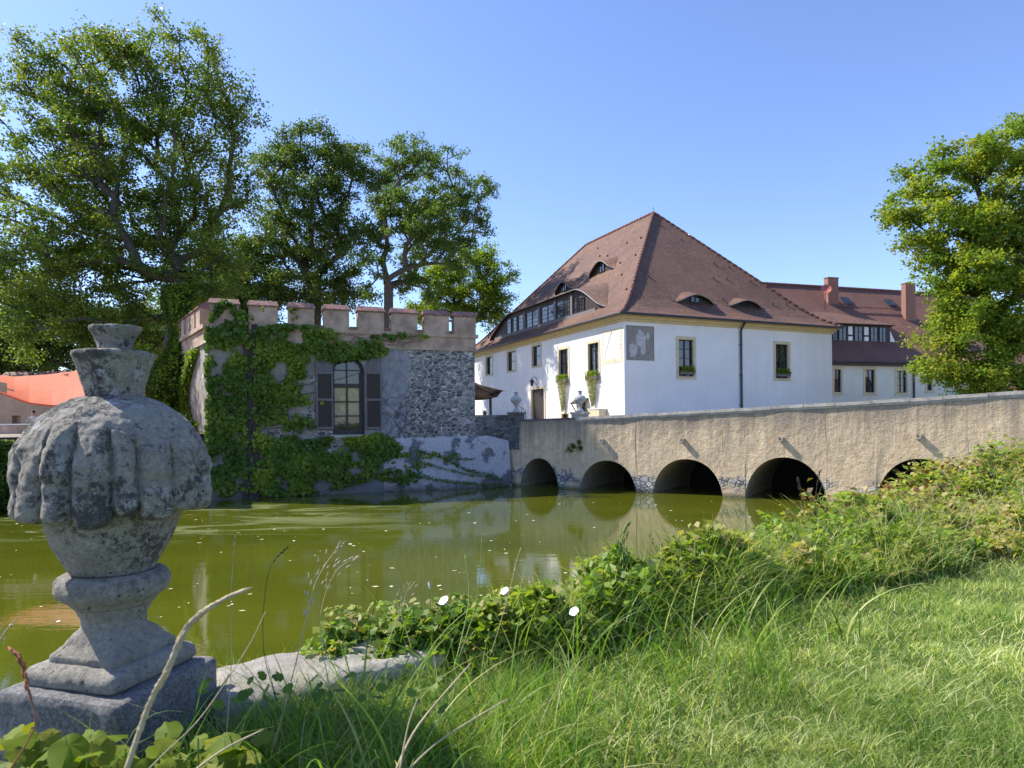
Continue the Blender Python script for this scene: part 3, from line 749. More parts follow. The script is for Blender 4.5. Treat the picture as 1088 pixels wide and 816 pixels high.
# window of tower
F = TFr
win = None
mb = MB(); n = -.32
def arcband(mb, r0, r1, n0, n1, k=16, m=0):
    for i in range(k):
        a0, a1 = math.pi*i/k, math.pi*(i+1)/k
        P = [F.p(wm+r*math.cos(a), nn, wspr+r*math.sin(a)) for nn in (n0, n1) for r, a in ((r0,a0),(r1,a0),(r1,a1),(r0,a1))]
        mb.add(P, [(0,1,2,3),(7,6,5,4),(0,4,5,1),(1,5,6,2),(2,6,7,3),(3,7,4,0)], m)
fw = .14; tz = F.hit(370, 409.5)[1]
mb.fbox(F, wt0, wt0+fw, n-.05, n+.05, wz0, wspr); mb.fbox(F, wt1-fw*1.6, wt1, n-.05, n+.05, wz0, wspr); mb.fbox(F, wt0+fw, wt1-fw*1.6, n-.05, n+.06, wz0, wz0+.22)
arcband(mb, wh-fw, wh, n-.05, n+.05)
mb.fbox(F, wt0+fw, wt1-fw*1.6, n-.06, n+.07, tz-.1, tz+.1)
gx0, gx1 = wt0+fw, wt1-fw*1.6; gm = (gx0+gx1)/2
mb.fbox(F, gm-.04, gm+.04, n-.04, n+.045, wz0+.22, tz-.1); mb.fbox(F, gm-.035, gm+.035, n-.04, n+.045, tz+.1, archw(gm)-fw)
for k in (1, 2): zz = lerp(wz0+.22, tz-.1, k/3); mb.fbox(F, gx0, gx1, n-.035, n+.04, zz-.03, zz+.03)
zz = lerp(tz+.1, archw(gm), .5); hw = math.sqrt(max(0, wh**2-(zz-wspr)**2)) if zz > wspr else wh
mb.fbox(F, wm-hw+.05, wm+hw-.05, n-.035, n+.04, zz-.025, zz+.025)
win = mb.build('arched_window', M['frame'], tower)
poly = [F.p(wt0+.02, n-.02, tz), F.p(wt1-.02, n-.02, tz)]+[F.p(wm+(wh-.02)*math.cos(a), n-.02, wspr+(wh-.02)*math.sin(a)) for a in np.linspace(0, math.pi, 17)]
mb = MB(); mb.prism(poly, (-F.n.x*.02, -F.n.y*.02, 0)); mb.build('pane', M['glass'], win)
mb = MB(); zz = lerp(wz0+.22, tz-.1, .28)
mb.fbox(F, wt0+.02, wt1-.02, n-.04, n-.02, wz0+.02, zz); mb.build('pane', M['glass'], win)
mb = MB(); mb.fbox(F, wt0+.02, wt1-.02, n-.045, n-.025, zz, tz-.01); mb.build('blind', M['curtain'], win)
mb = MB(); mb.fbox(F, wt0-.1, wt1+.1, -.02, .12, wz0-.16, wz0-.003); mb.build('sill', M['coping'], win)
for (u0, u1, side) in ((336.5,353,-1), (388.5,404.5,1)):
    a, zb = F.hit(u0, 456.5); b, zt = F.hit(u1, 378.5)
    root = MB(); nn = 7; w = (b-a)
    zs = lerp(zb, zt, .78)
    for i in range(nn):   # boards
        x0, x1 = a+w*i/nn, a+w*(i+1)/nn-.008; xm = ((x0+x1)/2-a)/w; q = xm if side < 0 else 1-xm
        top = zs+(zt-zs)*math.sqrt(max(.02, 1-q**2*.9))
        root.fbox(F, x0, x1, .08, .115, zb, zs-.09)
    s_ = root.build('shutter', M['darkwood'], win)
    mb = MB()
    for i in range(nn):
        x0, x1 = a+w*i/nn, a+w*(i+1)/nn-.008; xm = ((x0+x1)/2-a)/w; q = xm if side < 0 else 1-xm
        top = zs+(zt-zs)*math.sqrt(max(.02, 1-q**2*.9)); mb.fbox(F, x0, x1, .085, .12, zs+.03, top)
    for z in (zb+.02, lerp(zb, zs, .5), zs-.09): mb.fbox(F, a-.02, b+.02, .10, .15, z, z+.11)
    for x in (a-.01, b-.06): mb.fbox(F, x, x+.07, .075, .135, zb, zs)
    mb.build('shutter_frame', M['greywood'], s_)
# flared base of pale render towards the bridge
mb = MB(); K = 26; J = 10
tA = F.hit(408, 500)[0]
AB = Frame(T1, Vector(BF.p(-.2,0,0)[:2])-T1)      # short wall between tower and bridge
ABW = (Vector(BF.p(-.2,0,0)[:2])-T1).length
pts = []
for i in range(K+1):
    row = []
    for j in range(J+1):
        q = i/K; z = lerp(-.4, 2.95 if q < .8 else 2.95-.25*sstep(.8,1,q), j/J)
        x = lerp(tA, TW+ABW*.98, q)
        bul = (.55*sstep(0, .5, q))*(1-(j/J))**1.3+.06+.05*noise.noise(Vector((x*1.3, z*1.5, 3)))+.04*noise.noise(Vector((x*4, z*4, 9)))
        p = F.p(x, bul*sstep(0,.12,q)+(.02), z) if x <= TW else None
        if x > TW:
            e = AB.p((x-TW), bul+.02, z); f_ = F.p(x, bul+.02, z); w_ = sstep(TW, TW+.6, x); p = tuple(lerp(f_[k], e[k], w_) for k in range(3))
        if j == J: p = (p[0]-F.n.x*.25, p[1]-F.n.y*.25, p[2]+.02)
        row.append(p)
    pts.append(row)
mb.add([p for r in pts for p in r], [(i*(J+1)+j, (i+1)*(J+1)+j, (i+1)*(J+1)+j+1, i*(J+1)+j+1) for i in range(K) for j in range(J)])
mb.build('base', M['render'], tower, True)
# link wall tower-bridge
lw = thing('link_wall', 'short dark rubble wall joining the tower to the bridge', 'wall', AB.p(0,0,0))
mb = MB(); mb.fbox(AB, -.6, ABW+.3, -.5, 0.0, -.5, 3.78); mb.build('wall', M['rubble'], lw)
mb = MB(); mb.fbox(AB, .05, ABW+.2, -.55, .05, 3.785, 3.87); mb.build('coping', M['rubble'], lw)
t_, z_ = AB.hit(516.5, 440); mb = MB(); mb.lathe([(.09,0),(.11,.14),(.14,.17),(.06,.2),(.05,.25)], AB.p(t_, -.25, 3.87), 12)
tag(mb.build('flower_pot', M['brick'], None, True), 'little dark pot standing on the link wall by the awning', 'pot')

# ---- creeper on the tower
def px_leaves(F, W_, shapes, n, seed, off=(.05,.28), uvr=None):
    g = np.random.default_rng(seed); out = []; per = [s[4]*s[2]*s[3] for s in shapes]; tot = sum(per)
    for s, p in zip(shapes, per):
        k = int(n*p/tot); u, v, ru, rv = s[:4]
        r = np.sqrt(g.random(k)); a = g.random(k)*2*math.pi
        uu = u+ru*r*np.cos(a); vv = v+rv*r*np.sin(a)
        for x, y in zip(uu, vv):
            t, z = F.hit(x, y)
            if t < -.1 or t > W_+.1 or z < .05 or z > 9.35: continue
            q = noise.noise(Vector((t*1.1, z*1.1, seed)))+.5*noise.noise(Vector((t*3.1, z*3.1, seed+5)))
            if q < -.34+g.random()*.30: continue
            if noise.noise(Vector((t*6, z*6, seed+2))) < -.28+.25*g.random()-.1: continue
            if 262 < x < 270 and v < 525 and g.random() < .8: continue
            if wt0-.05 < t < wt1+.02 and wz0+.2 < z < archw(min(max(t, wt0), wt1))-.2: continue
            if (wt0-1 < t < wt1+1 and wz0+.2 < z < wspr+.5) and g.random() < .9: continue
            out.append(F.p(t, off[0]+(off[1]-off[0])*g.random()**1.5+.12*max(0, q), z))
    return np.array(out)
vine = thing('climbing_vine', 'green creeper covering the shaded front of the tower round its window', 'climbing plant', TFr.p(2.2, .3, 0))
shapes = [(240,380,24,60,1.3),(240,450,22,80,1.5),(285,470,36,55,1.5),(290,395,34,46,1.5),(310,362,60,17,1.5),(345,372,55,14,1.4),(385,372,28,10,1.0),(300,505,60,22,1.2),(360,480,60,16,1.5),(400,475,26,15,1.2),
          (330,500,70,20,1.3),(430,502,35,12,.7),(480,508,32,6,1.0),(450,483,40,3,.8),(425,358,32,4,.6),(250,342,20,12,.8),(305,450,34,8,1.2),(320,425,26,6,.8),(237,330,8,10,.5),(278,330,6,8,.4),(312,333,4,8,.4),(500,513,18,4,.8)]
Lf = px_leaves(TFr, TW, shapes, 52000, 4)
g = np.random.default_rng(8)
col = np.array([.5+.5*noise.noise(Vector((p[0]*.8, p[1]*.8, p[2]*.8))) for p in Lf]); col = np.clip(col*1.1+g.random(len(Lf))*.45-.28, 0, 1)
dd = np.tile(np.array([[0,0,-1.]]), (len(Lf),1))+g.normal(size=(len(Lf),3))*.5
def wall_leaves(name, C_, size, F, mat, parent, rnd, dirs, seed):
    g = np.random.default_rng(seed); N = len(C_)
    nrm = np.tile(np.array([[F.n.x, F.n.y, .55]]), (N,1))+g.normal(size=(N,3))*.62; nrm /= np.linalg.norm(nrm, axis=1)[:,None]
    a = dirs-(dirs*nrm).sum(1)[:,None]*nrm; a /= np.linalg.norm(a, axis=1)[:,None]; w = np.cross(nrm, a); L = (size*(.6+.8*g.random(N)))[:,None]
    V = np.empty((N,4,3)); V[:,0] = C_-a*L*.45; V[:,1] = C_+w*L*.48-nrm*L*.08; V[:,2] = C_+a*L*.55-nrm*L*.1; V[:,3] = C_-w*L*.48-nrm*L*.08
    return np_mesh(name, V.reshape(-1,3), np.arange(N*4).reshape(N,4), mat, parent, rnd)
wall_leaves('foliage', Lf, .19, TFr, M['ivy'], vine, col, dd, 3)
mb = MB(); g = random.Random(11)
def stem(p0, p1, r0, r1, wig, k=12, F=TFr, n=.05):
    (ta, za), (tb, zb) = p0, p1; P = []; ph = g.uniform(0, 9)
    for i in range(k+1):
        q = i/k; P.append(F.p(lerp(ta, tb, q)+wig*noise.noise(Vector((q*4, ph, 0))), n, lerp(za, zb, q)+wig*.6*noise.noise(Vector((ph, q*4, 5)))))
    mb.tube(P, [lerp(r0, r1, i/k) for i in range(k+1)], 5)
for u in (260.5, 263, 265, 267, 269.5, 272): stem(TFr.hit(u, 530), TFr.hit(u+g.uniform(-3,3), 345), .11, .07, .5, 16, n=.12)
for i in range(26):
    u0 = g.uniform(262, 274); v0 = g.uniform(360, 520); stem(TFr.hit(u0, v0), TFr.hit(u0+g.uniform(-40,120), v0-g.uniform(10,70)), .022, .006, .9)
for i in range(34):
    u0 = g.uniform(395, 450); v0 = g.uniform(450, 505); stem(TFr.hit(u0, v0), TFr.hit(u0+g.uniform(-20,50), v0-g.uniform(20,90)), .010, .004, 1.2, n=.03)
for i in range(10):
    u0 = g.uniform(330, 420); stem(TFr.hit(u0, 368), TFr.hit(u0+g.uniform(40,80), 340+g.uniform(0,20)), .010, .004, .8, n=.07)
mb.build('stem', M['stem'], vine)
# trailing shoots on the pale base
mb = MB()
cs = []
for (u0, v0, u1, v1) in ((425,483,530,508), (430,500,536,515), (440,477,500,487), (470,487,520,503), (415,497,500,512)):
    P = []
    for i in range(13):
        q = i/12; t, z = TFr.hit(lerp(u0, u1, q), lerp(v0, v1, q)+4*math.sin(q*3.1)); P.append(TFr.p(t, .45*q+.25, z))
    mb.tube(P, .012, 5); P = np.array(P); k = 260; idx = g.random
    for i in range(k):
        q = g.random()*11.99; j = int(q); c = P[j]*(1-(q-j))+P[j+1]*(q-j); cs.append(c+np.array([g.gauss(0,.06), g.gauss(0,.06), g.gauss(0,.05)]))
mb.build('trailing_shoot', M['green_stem'], vine)
leaves('foliage', np.array(cs), .10, M['ivy'], vine, seed=21)
# sunlit creeper on the left flank
v2 = thing('climbing_vine', 'sunlit yellow green creeper on the narrow left flank of the tower', 'climbing plant', TL.p(TLW*.4, .2, 0))
g = np.random.default_rng(14); P = []
for k in range(15000):
    q = g.random()**1.3; z = .3+6.9*q; t = TLW*(.52+.22*math.sin(q*7))+g.normal()*(.55 if q < .5 else .35)
    if q < .3: t = g.random()*TLW
    if 0 < t < TLW+.05: P.append(TL.p(t, .05+.3*g.random()**2, z))
P = np.array(P); dd = np.tile(np.array([[0,0,-1.]]), (len(P),1))+g.normal(size=(len(P),3))*.5
wall_leaves('foliage', P, .16, TL, M['leaf_d'], v2, np.clip(g.random(len(P))*.7+.1, 0, 1), dd, 5)

# ================================================================ WHITE HOUSE
dL = Vector((-.413, .911)).normalized(); dR = Vector((dL.y, -dL.x))
HC = Vector((6.85, 40.0)); HW, HL = 18.2, 28.0
_, _ = 0, 0
FL = Frame(HC, dL, -dR)      # left facade (t grows away)
FR = Frame(HC, dR, -dL)      # right facade
HW = FR.hit(884, 380)[0]
house = thing('white_house', 'large white plastered manor house with steep brown hipped roof behind the bridge', 'house', (HC.x, HC.y, 3.08))
G0, ZW = 3.0, 9.62
opsL, opsR = [], []
for r in ((515.9,377.5,523.8,399.3), (538.5,371.6,548.5,395.6), (564.7,365.3,575.3,390.7)):
    opsL.append(window(house, FL, FL.rect(*r), .15, 2, 1, 'window', sill=False))
L4 = FL.rect(592.8,368.6,604.9,409); L5 = FL.rect(623.7,361.8,637.6,406)
opsL.append(window(house, FL, L4, .17, 4, 2, 'window', sill=False)); opsL.append(window(house, FL, L5, .17, 1, 2, 'window', sill=False))
opsR.append(window(house, FR, FR.rect(718,357.6,739,403), .2, 4, 2, 'window', sill=False)); opsR.append(window(house, FR, FR.rect(821.5,362.8,839.4,404.7), .2, 4, 2, 'window', sill=False))
# doors
def door(r, sur=.17):
    t0, t1, z0, z1 = r; z0 = G0+.02; a, b, d = t0+sur, t1-sur, z1-sur
    mb = MB(); mb.fbox(FL, t0, a, .003, .05, z0, z1); mb.fbox(FL, b, t1, .003, .05, z0, z1); mb.fbox(FL, a, b, .003, .05, d, z1)
    s = mb.build('door_surround', M['ochre_pale'], house)
    mb = MB(); k = 6
    for i in range(k): mb.fbox(FL, lerp(a, b, i/k), lerp(a, b, (i+1)/k)-.008, -.16, -.12, z0, d)
    dr = mb.build('door', M['darkwood'], s)
    return (a, b, z0, d, 1), dr
o1, dr = door(FL.rect(564,411,579.4,447)); opsL.append(o1)
mb = MB(); mb.fbox(FL, o1[0]+.08, o1[0]+.14, -.12, -.06, 4.1, 4.3)
hd = mb.build('door_knob', M['metal'], None); bpy.data.objects.remove(hd)
o2, _ = door(FL.rect(613.0,424.5,623.5,447), .12); opsL.append(o2)
mb = MB()
for r in ((596.5,438.5,604.5,447), (626.6,435.8,631.8,442.5)):
    q = FL.rect(*r); opsL.append(window(house, FL, (q[0], q[1], max(q[2], G0+.1), q[3]), .08, 1, 1, 'cellar_window', sill=False))
mb = MB()
owall(mb, FL, 0, HL, G0, ZW, opsL, .2, mrev=1); owall(mb, FR, 0, HW, G0, ZW, opsR, .2, mrev=1)
FB1 = Frame(HC+dR*HW, dL, dR); FB2 = Frame(HC+dL*HL, dR, dL)
owall(mb, FB1, 0, HL, G0, ZW); owall(mb, FB2, 0, HW, G0, ZW)
mb.build('wall', [M['white'], M['ochre_pale']], house)
# cornice: two ochre steps
mb = MB()
def hring(mb, o, z0, z1):
    def c(o): return [HC-dR*o-dL*o, HC+dR*(HW+o)-dL*o, HC+dR*(HW+o)+dL*(HL+o), HC-dR*o+dL*(HL+o)]
    O, I = c(o), c(-.1)
    for i in range(4):
        j = (i+1)%4; mb.add([(*O[i],z0),(*O[j],z0),(*I[j],z0),(*I[i],z0),(*O[i],z1),(*O[j],z1),(*I[j],z1),(*I[i],z1)], [(0,3,2,1),(4,5,6,7),(0,1,5,4),(2,3,7,6)])
hring(mb, .10, ZW-.10, ZW+.06); hring(mb, .22, ZW+.063, ZW+.20); hring(mb, .36, ZW+.203, ZW+.33)
mb.build('cornice', M['ochre'], house)
# roof
OV = .5
prof = [(0,9.97),(.5,10.26),(1.1,10.66),(1.8,11.28),(2.6,12.15),(4.0,13.75)]
RT = 19.75; half = (HW+2*OV)/2; prof.append((half, RT))
pd = [p[0] for p in prof]; pz = [p[1] for p in prof]
rz = lambda d: interp(pd, pz, d)
def rc(d): 
    a = -OV+d
    return [HC+dR*a+dL*a, HC+dR*(HW-a)+dL*a, HC+dR*(HW-a)+dL*(HL-a), HC+dR*a+dL*(HL-a)]
mb = MB(); sl = 0; ds = sorted(set(pd+list(np.arange(0, half, .8))+[half]))
for a, b in zip(ds, ds[1:]):
    A, B = rc(a), rc(b); za, zb = rz(a), rz(b); ln = math.hypot(b-a, zb-za)
    for i in range(4):
        j = (i+1)%4; e = (A[j]-A[i]).normalized(); t0, t1 = 0, (A[j]-A[i]).length; o = A[i]
        P = [(*A[i],za),(*A[j],za),(*B[j],zb),(*B[i],zb)]
        base = rc(0)[i]
        uv = [((Vector(p[:2])-base).dot(e), sl if k < 2 else sl+ln) for k, p in enumerate(P)]
        if (Vector(P[2][:2])-Vector(P[3][:2])).length < 1e-3: P = P[:3]; uv = uv[:3]
        mb.face(P, uv)
    sl += ln
# eave thickness
A, B = rc(0), rc(.35)
for i in range(4):
    j = (i+1)%4; mb.face([(*A[i],9.97),(*A[j],9.97),(*A[j],9.91),(*A[i],9.91)], [(0,0)]*4); mb.face([(*A[i],9.91),(*A[j],9.91),(*B[j],9.93),(*B[i],9.93)], [(0,0)]*4)
roof = mb.build('roof', M['roof_tiles'], house)
mb = MB()
apexA = HC+dR*(HW/2)+dL*(half-OV); apexB = HC+dR*(HW/2)+dL*(HL+OV-half)
def hiptiles(mb, pts, r=.12, step=.38):
    for p, q in zip(pts, pts[1:]):
        p, q = Vector(p), Vector(q); k = max(1, int((q-p).length/step))
        for i in range(k):
            a, b = p.lerp(q, i/k), p.lerp(q, (i+1.08)/k); mb.tube([a, b], [r*1.08, r*.86], 8)
for k in range(4):
    L_ = []
    for d in ds: c = rc(d)[k]; L_.append((c.x, c.y, rz(d)+.02))
    hiptiles(mb, L_)
hiptiles(mb, [(*apexA, RT+.02), (*apexB, RT+.02)])
mb.build('ridge_tiles', M['ridge_tile'], roof, True)
mb = MB(); p = Vector((*apexA, RT)); mb.tube([p, p+Vector((0,0,.45))], .02, 6); mb.build('lightning_rod', M['metal'], roof)
# snow hooks: small studs on roof
mb = MB(); g = random.Random(5)
def roofpt(side, t, d, lift=0):   # side 0: right facade roof, side 1: left facade roof
    if side == 0: q = HC+dR*t+dL*(d-OV)
    else: q = HC+dL*t+dR*(d-OV)
    return Vector((q.x, q.y, rz(d)+lift))
for side, T in ((0, HW), (1, HL)):
    for d in (2.2, 3.6, 5.2, 6.8, 8.2):
        t = d+.4
        while t < T-d-.2:
            if g.random() < .6:
                p = roofpt(side, t, d+g.uniform(-.3,.3), .05); mb = MB(); mb.box(p.x-.06, p.x+.06, p.y-.06, p.y+.06, p.z-.05, p.z+.07); mb.build('roof_vent', M['ridge_tile'], roof)
            t += g.uniform(1.0, 2.4)
# gutters + downpipe
mb = MB()
for F_, T in ((FR, HW), (FL, HL)):
    mb.tube([F_.p(-OV-.05, OV+.05, 9.93), F_.p(T+OV+.05, OV+.05, 9.93)], .08, 8)
t_, _ = FR.hit(786, 350); t2, _ = FR.hit(787, 430)
mb.tube([FR.p(t_, OV+.05, 9.9), FR.p(t_, OV*.8, 9.75), FR.p(t_, .16, 9.45), FR.p(t_, .12, 9.3), FR.p(t_, .12, 3.0)], .075, 8)
for z in (8.4, 6.4, 4.4): mb.fbox(FR, t_-.10, t_+.10, .003, .16, z, z+.05)
mb.build('gutter', M['metal'], house, False)

def eyebrow(side, t0, t1, d0, H, edge, s2, front_mat, name, lip=.10, K=48, shape='eye', inset=.0, s2r=None):
    """curved roof dormer; returns (front builder, height fn, frame)"""
    F0 = FR if side == 0 else FL
    Ff = F0.off(-(d0-OV)); z0 = rz(d0)
    def h(t):
        q = (t-t0)/(t1-t0)
        if shape == 'eye': return H*math.sin(math.pi*min(max(q,0),1))**1.6
        a = sstep(0, edge[0], (t-t0)); b = sstep(0, edge[1], (t1-t)); return H*min(a**.8, b**.8)
    mb = MB(); ts = [t0+(t1-t0)*i/K for i in range(K+1)]
    rows = []; B = 7
    for t in ts:
        zz = z0+h(t)
        # where does the dormer roof meet the main roof: z = zz + s2*(d-d0)
        d = d0
        while d < half-.02 and rz(d) < zz+s2*(d-d0)-1e-4: d += .02
        row = [(t, d0-.28*min(1, h(t)/.3), zz+.03-s2*.28)]
        for k in range(B+1):
            dd_ = lerp(d0, d, k/B); row.append((t, dd_, zz+s2*(dd_-d0)+.03-(.0 if k < B else .02)))
        rows.append(row)
    n = B+2; sll = 0
    for i in range(K):
        for k in range(n-1):
            P = [rows[i][k], rows[i+1][k], rows[i+1][k+1], rows[i][k+1]]
            mb.face([F0.p(t, -(d-OV), z) for t, d, z in P], [(t, d*1.35) for t, d, z in P])
    # lip (verge) under the front edge
    fr = MB()
    for a, b in zip(ts, ts[1:]):
        if max(h(a), h(b)) < .02: continue
        fr.face([Ff.p(a,0,z0-.25), Ff.p(b,0,z0-.25), Ff.p(b,0,z0+h(b)), Ff.p(a,0,z0+h(a))])
    lp = MB(); P = [F0.p(t, -(d0-.29*min(1, h(t)/.3)-OV), z0+h(t)+.0-s2*.28) for t in ts]
    lp.tube(P, lip*.5, 6)
    body = fr.build(name, M[front_mat], house)
    mb.build('dormer_roof', M['roof_tiles'], body, True); lp.build('verge', M['verge'], body, True)
    return body, h, Ff, z0
# big bat-wing dormer on the lit roof
FD = FL.off(-1.0); td0 = FD.hit(646, 318)[0]; td1 = FD.hit(519, 356)[0]
body, h, Ff, z0 = eyebrow(1, td0, td1, 1.55, 1.85, (4.2, 5.5), .28, 'darkwood', 'wide_dormer', .09, 64, 'long')
def dwin(F, a, b, z0, z1, cols, rows, parent, post=True):
    mb = MB(); w = .05
    for x0, x1, y0, y1 in ((a,a+w,z0,z1),(b-w,b,z0,z1),(a+w,b-w,z0,z0+w),(a+w,b-w,z1-w,z1)): mb.fbox(F, x0, x1, .005, .07, y0, y1)
    for i in range(1, cols): t = lerp(a, b, i/cols); mb.fbox(F, t-.03, t+.03, .005, .06, z0+w, z1-w)
    for i in range(1, rows): z = lerp(z0, z1, i/rows); mb.fbox(F, a+w, b-w, .005, .05, z-.015, z+.015)
    o = mb.build('window', M['frame'], parent)
    return o
def glass(F, a, b, z0, z1, parent, mat='glass'):
    mb = MB(); mb.fbox(F, a+.03, b-.03, .004, .02, z0+.03, z1-.03); return mb.build('pane', M[mat], parent)
for (u0, u1, hh) in ((505,509,0), (538.5,543.5,.0), (545,549.5,0), (551,556.5,0), (559.5,572.5,0), (575.5,589.5,0), (592,607,0), (609.5,614.5,0), (616,621.5,-.3)):
    if u0 < 520: continue
    a = Ff.hit(u1, 330)[0]; b = Ff.hit(u0, 330)[0]; top = min(z0+1.42+hh, z0+min(h(a), h(b))-.12)
    if top < z0+.5: continue
    glass(Ff, a, b, z0+.12, top, body); dwin(Ff, a, b, z0+.12, top, 2 if u1-u0 > 8 else 1, 4, body)
mb = MB(); mb.fbox(Ff, td0+1.5, td1-1.5, .0, .12, z0-.12, z0+.09)
for u in (557.8, 573.8, 590.6, 608.2):
    t = Ff.hit(u, 330)[0]; mb.fbox(Ff, t-.13, t+.13, .004, .11, z0+.09, z0+1.55)
for i in range(60):
    t = td0+(td1-td0)*(i+.5)/60
    if h(t) > .3: mb.fbox(Ff, t-.012, t+.012, .0, .022, z0, z0+h(t)-.05)
mb.build('posts', M['greywood'], body)
# small eyebrow dormers
def small_eye(side, u0, u1, vb, pane_uv, d0, H, s2=.35):
    F0 = (FR if side == 0 else FL).off(-(d0-OV))
    ta, tb = sorted((F0.hit(u0, vb)[0], F0.hit(u1, vb)[0]))
    b_, h_, f_, zz = eyebrow(side, ta, tb, d0, H, None, s2, 'darkwood', 'eyebrow_dormer', .07, 32)
    m = (ta+tb)/2; glass(f_, m-.38, m+.38, zz+.05, zz+H*.72, b_); dwin(f_, m-.4, m+.4, zz+.03, zz+H*.76, 2, 1, b_)
small_eye(1, 589, 611, 296, 0, 3.6+.8, .85); small_eye(1, 625, 655, 279, 0, 4.4+.5, .95)
small_eye(0, 714, 762, 317, 0, 1.75, .60); small_eye(0, 770, 813, 322, 0, 1.75, .50)

# sundial on the lit facade
q = FL.rect(639.4, 350, 661, 386); mb = MB(); mb.fbox(FL, q[0], q[1], .003, .02, q[2], q[3]); sd = mb.build('sundial', M['sd_border'], house)
bw = .2; mb = MB(); mb.fbox(FL, q[0]+bw, q[1]-bw, .022, .028, q[2]+bw*1.2, q[3]-bw); mb.build('dial_face', M['sd_field'], sd)
mb = MB(); g = random.Random(2)
W_ = q[1]-q[0]; Hh = q[3]-q[2]
def glyph(F, t, z, s):
    k = g.choice(['I', 'II', 'V', 'X', 'XI', 'IV']); x = t-s*.5
    for ch in k:
        if ch == 'I': mb.fbox(F, x, x+.018, .0215, .026, z-s/2, z+s/2); x += .045
        else:
            for sg in (-1, 1):
                if ch == 'X': P = [(x,z-s/2*sg),(x+.09,z+s/2*sg)]
                else: P = [(x+.045,z-s/2),(x+.045+.045*sg,z+s/2)]
                (a0, b0), (a1, b1) = P; mb.face([F.p(a0,.025,b0), F.p(a0+.018,.025,b0), F.p(a1+.018,.025,b1), F.p(a1,.025,b1)])
            x += .11
for i in range(7):
    z = lerp(q[2]+.3, q[3]-.3, i/6)
    for t in (q[0]+.1, q[1]-.1): glyph(FL, t, z, .1)
for i in range(1, 6): glyph(FL, lerp(q[0]+.2, q[1]-.2, i/6), q[2]+.12, .1)
for (p0, p1) in (((.5,.93),(.08,.6)), ((.5,.93),(.95,.1)), ((.2,.6),(.5,.93))):
    a0, b0 = lerp(q[0], q[1], p0[0]), lerp(q[2], q[3], p0[1]); a1, b1 = lerp(q[0], q[1], p1[0]), lerp(q[2], q[3], p1[1])
    mb.face([FL.p(a0,.030,b0), FL.p(a0+.03,.030,b0), FL.p(a1+.03,.030,b1), FL.p(a1,.030,b1)])
mb.build('numerals', M['sd_ink'], sd)
mb = MB(); a0, b0 = lerp(q[0], q[1], .5), lerp(q[2], q[3], .93); mb.tube([FL.p(a0,.03,b0), FL.p(lerp(q[0],q[1],.5), .55, lerp(q[2],q[3],.1))], .015, 6); mb.build('gnomon', M['metal'], sd)
# fresco
q = FR.rect(665.8, 347, 694, 382.2); mb = MB(); P = [(q[0],q[2]),(q[1],q[2]),(q[1],q[3]),(q[0],q[3])]
mb.face([FR.p(a,.012,b) for a, b in P], [((a-q[0]),(b-q[2])) for a, b in P]); mb.fbox(FR, q[0], q[1], .002, .010, q[2], q[3])
fr = mb.build('wall_painting', M['fresco'], house)
mb = MB(); W_ = q[1]-q[0]; Hh = q[3]-q[2]
for (cx, cy, rx, ry, s) in ((.50,.62,.19,.24,1), (.60,.40,.10,.26,2), (.22,.28,.15,.22,3), (.78,.72,.07,.10,4), (.48,.82,.08,.08,5)):
    P = []
    for k in range(40):
        a = 2*math.pi*k/40; w = 1+.28*noise.noise(Vector((math.cos(a)*1.6, math.sin(a)*1.6, s*3.7)))
        P.append((q[0]+W_*(cx+rx*w*math.cos(a)), q[2]+Hh*(cy+ry*w*math.sin(a))))
    mb.face([FR.p(a, .016+s*.002, b) for a, b in P])
mb.build('painted_figure', M['fresco_pale'], fr)
mb = MB()
for x0, x1, y0, y1 in ((q[0]-.04,q[0],q[2]-.04,q[3]+.04),(q[1],q[1]+.04,q[2]-.04,q[3]+.04),(q[0],q[1],q[2]-.04,q[2]),(q[0],q[1],q[3],q[3]+.04)): mb.fbox(FR, x0, x1, .002, .03, y0, y1)
mb.build('painting_border', M['fresco'], fr)

# window boxes with trailing plants
def winbox(F, q, label, hang, seed, green=True):
    a, b, z = q[0]+.1, q[1]-.1, q[2]+.2
    root = thing('window_box', label, 'window box', F.p((a+b)/2, .15, z), None)
    mb = MB(); mb.fbox(F, a, b, .045, .25, z-.02, z+.16); mb.build('trough', M['greywood'], root)
    g = np.random.default_rng(seed); N = 500; P = []
    for i in range(N):
        P.append(F.p(lerp(a, b, g.random()), .1+.2*g.random(), z+.15+.38*g.random()**1.5))
    leaves('foliage', np.array(P), .10, M['leaf_d'], root, seed=seed)
    if hang:
        P = []
        for i in range(2600):
            s = g.random(); w = (1-s*.85)*(b-a)*.5; P.append(F.p((a+b)/2-.1*s+g.uniform(-w, w), .14+.18*g.random()*(1-s*.5), z+.2-hang*s))
        leaves('trailing_foliage', np.array(P), .07, M['dryhang'], root, seed=seed+1)
M['dryhang'] = leafmat('leaf_grey_trailing', [(.14,.15,.07), (.22,.23,.11), (.30,.29,.16)], .3)
winbox(FL, L4, 'planter with grey green trailing plants under the shadier tall window', 2.3, 3)
winbox(FL, L5, 'planter with grey green trailing plants under the tall window beside the sundial', 2.0, 5)
winbox(FR, FR.rect(720,357.6,737,401), 'dark planted box in the window nearer the wall painting', 0, 7)
winbox(FR, FR.rect(823,362.8,838,403), 'dark planted box in the window right of the downpipe', 0, 9)
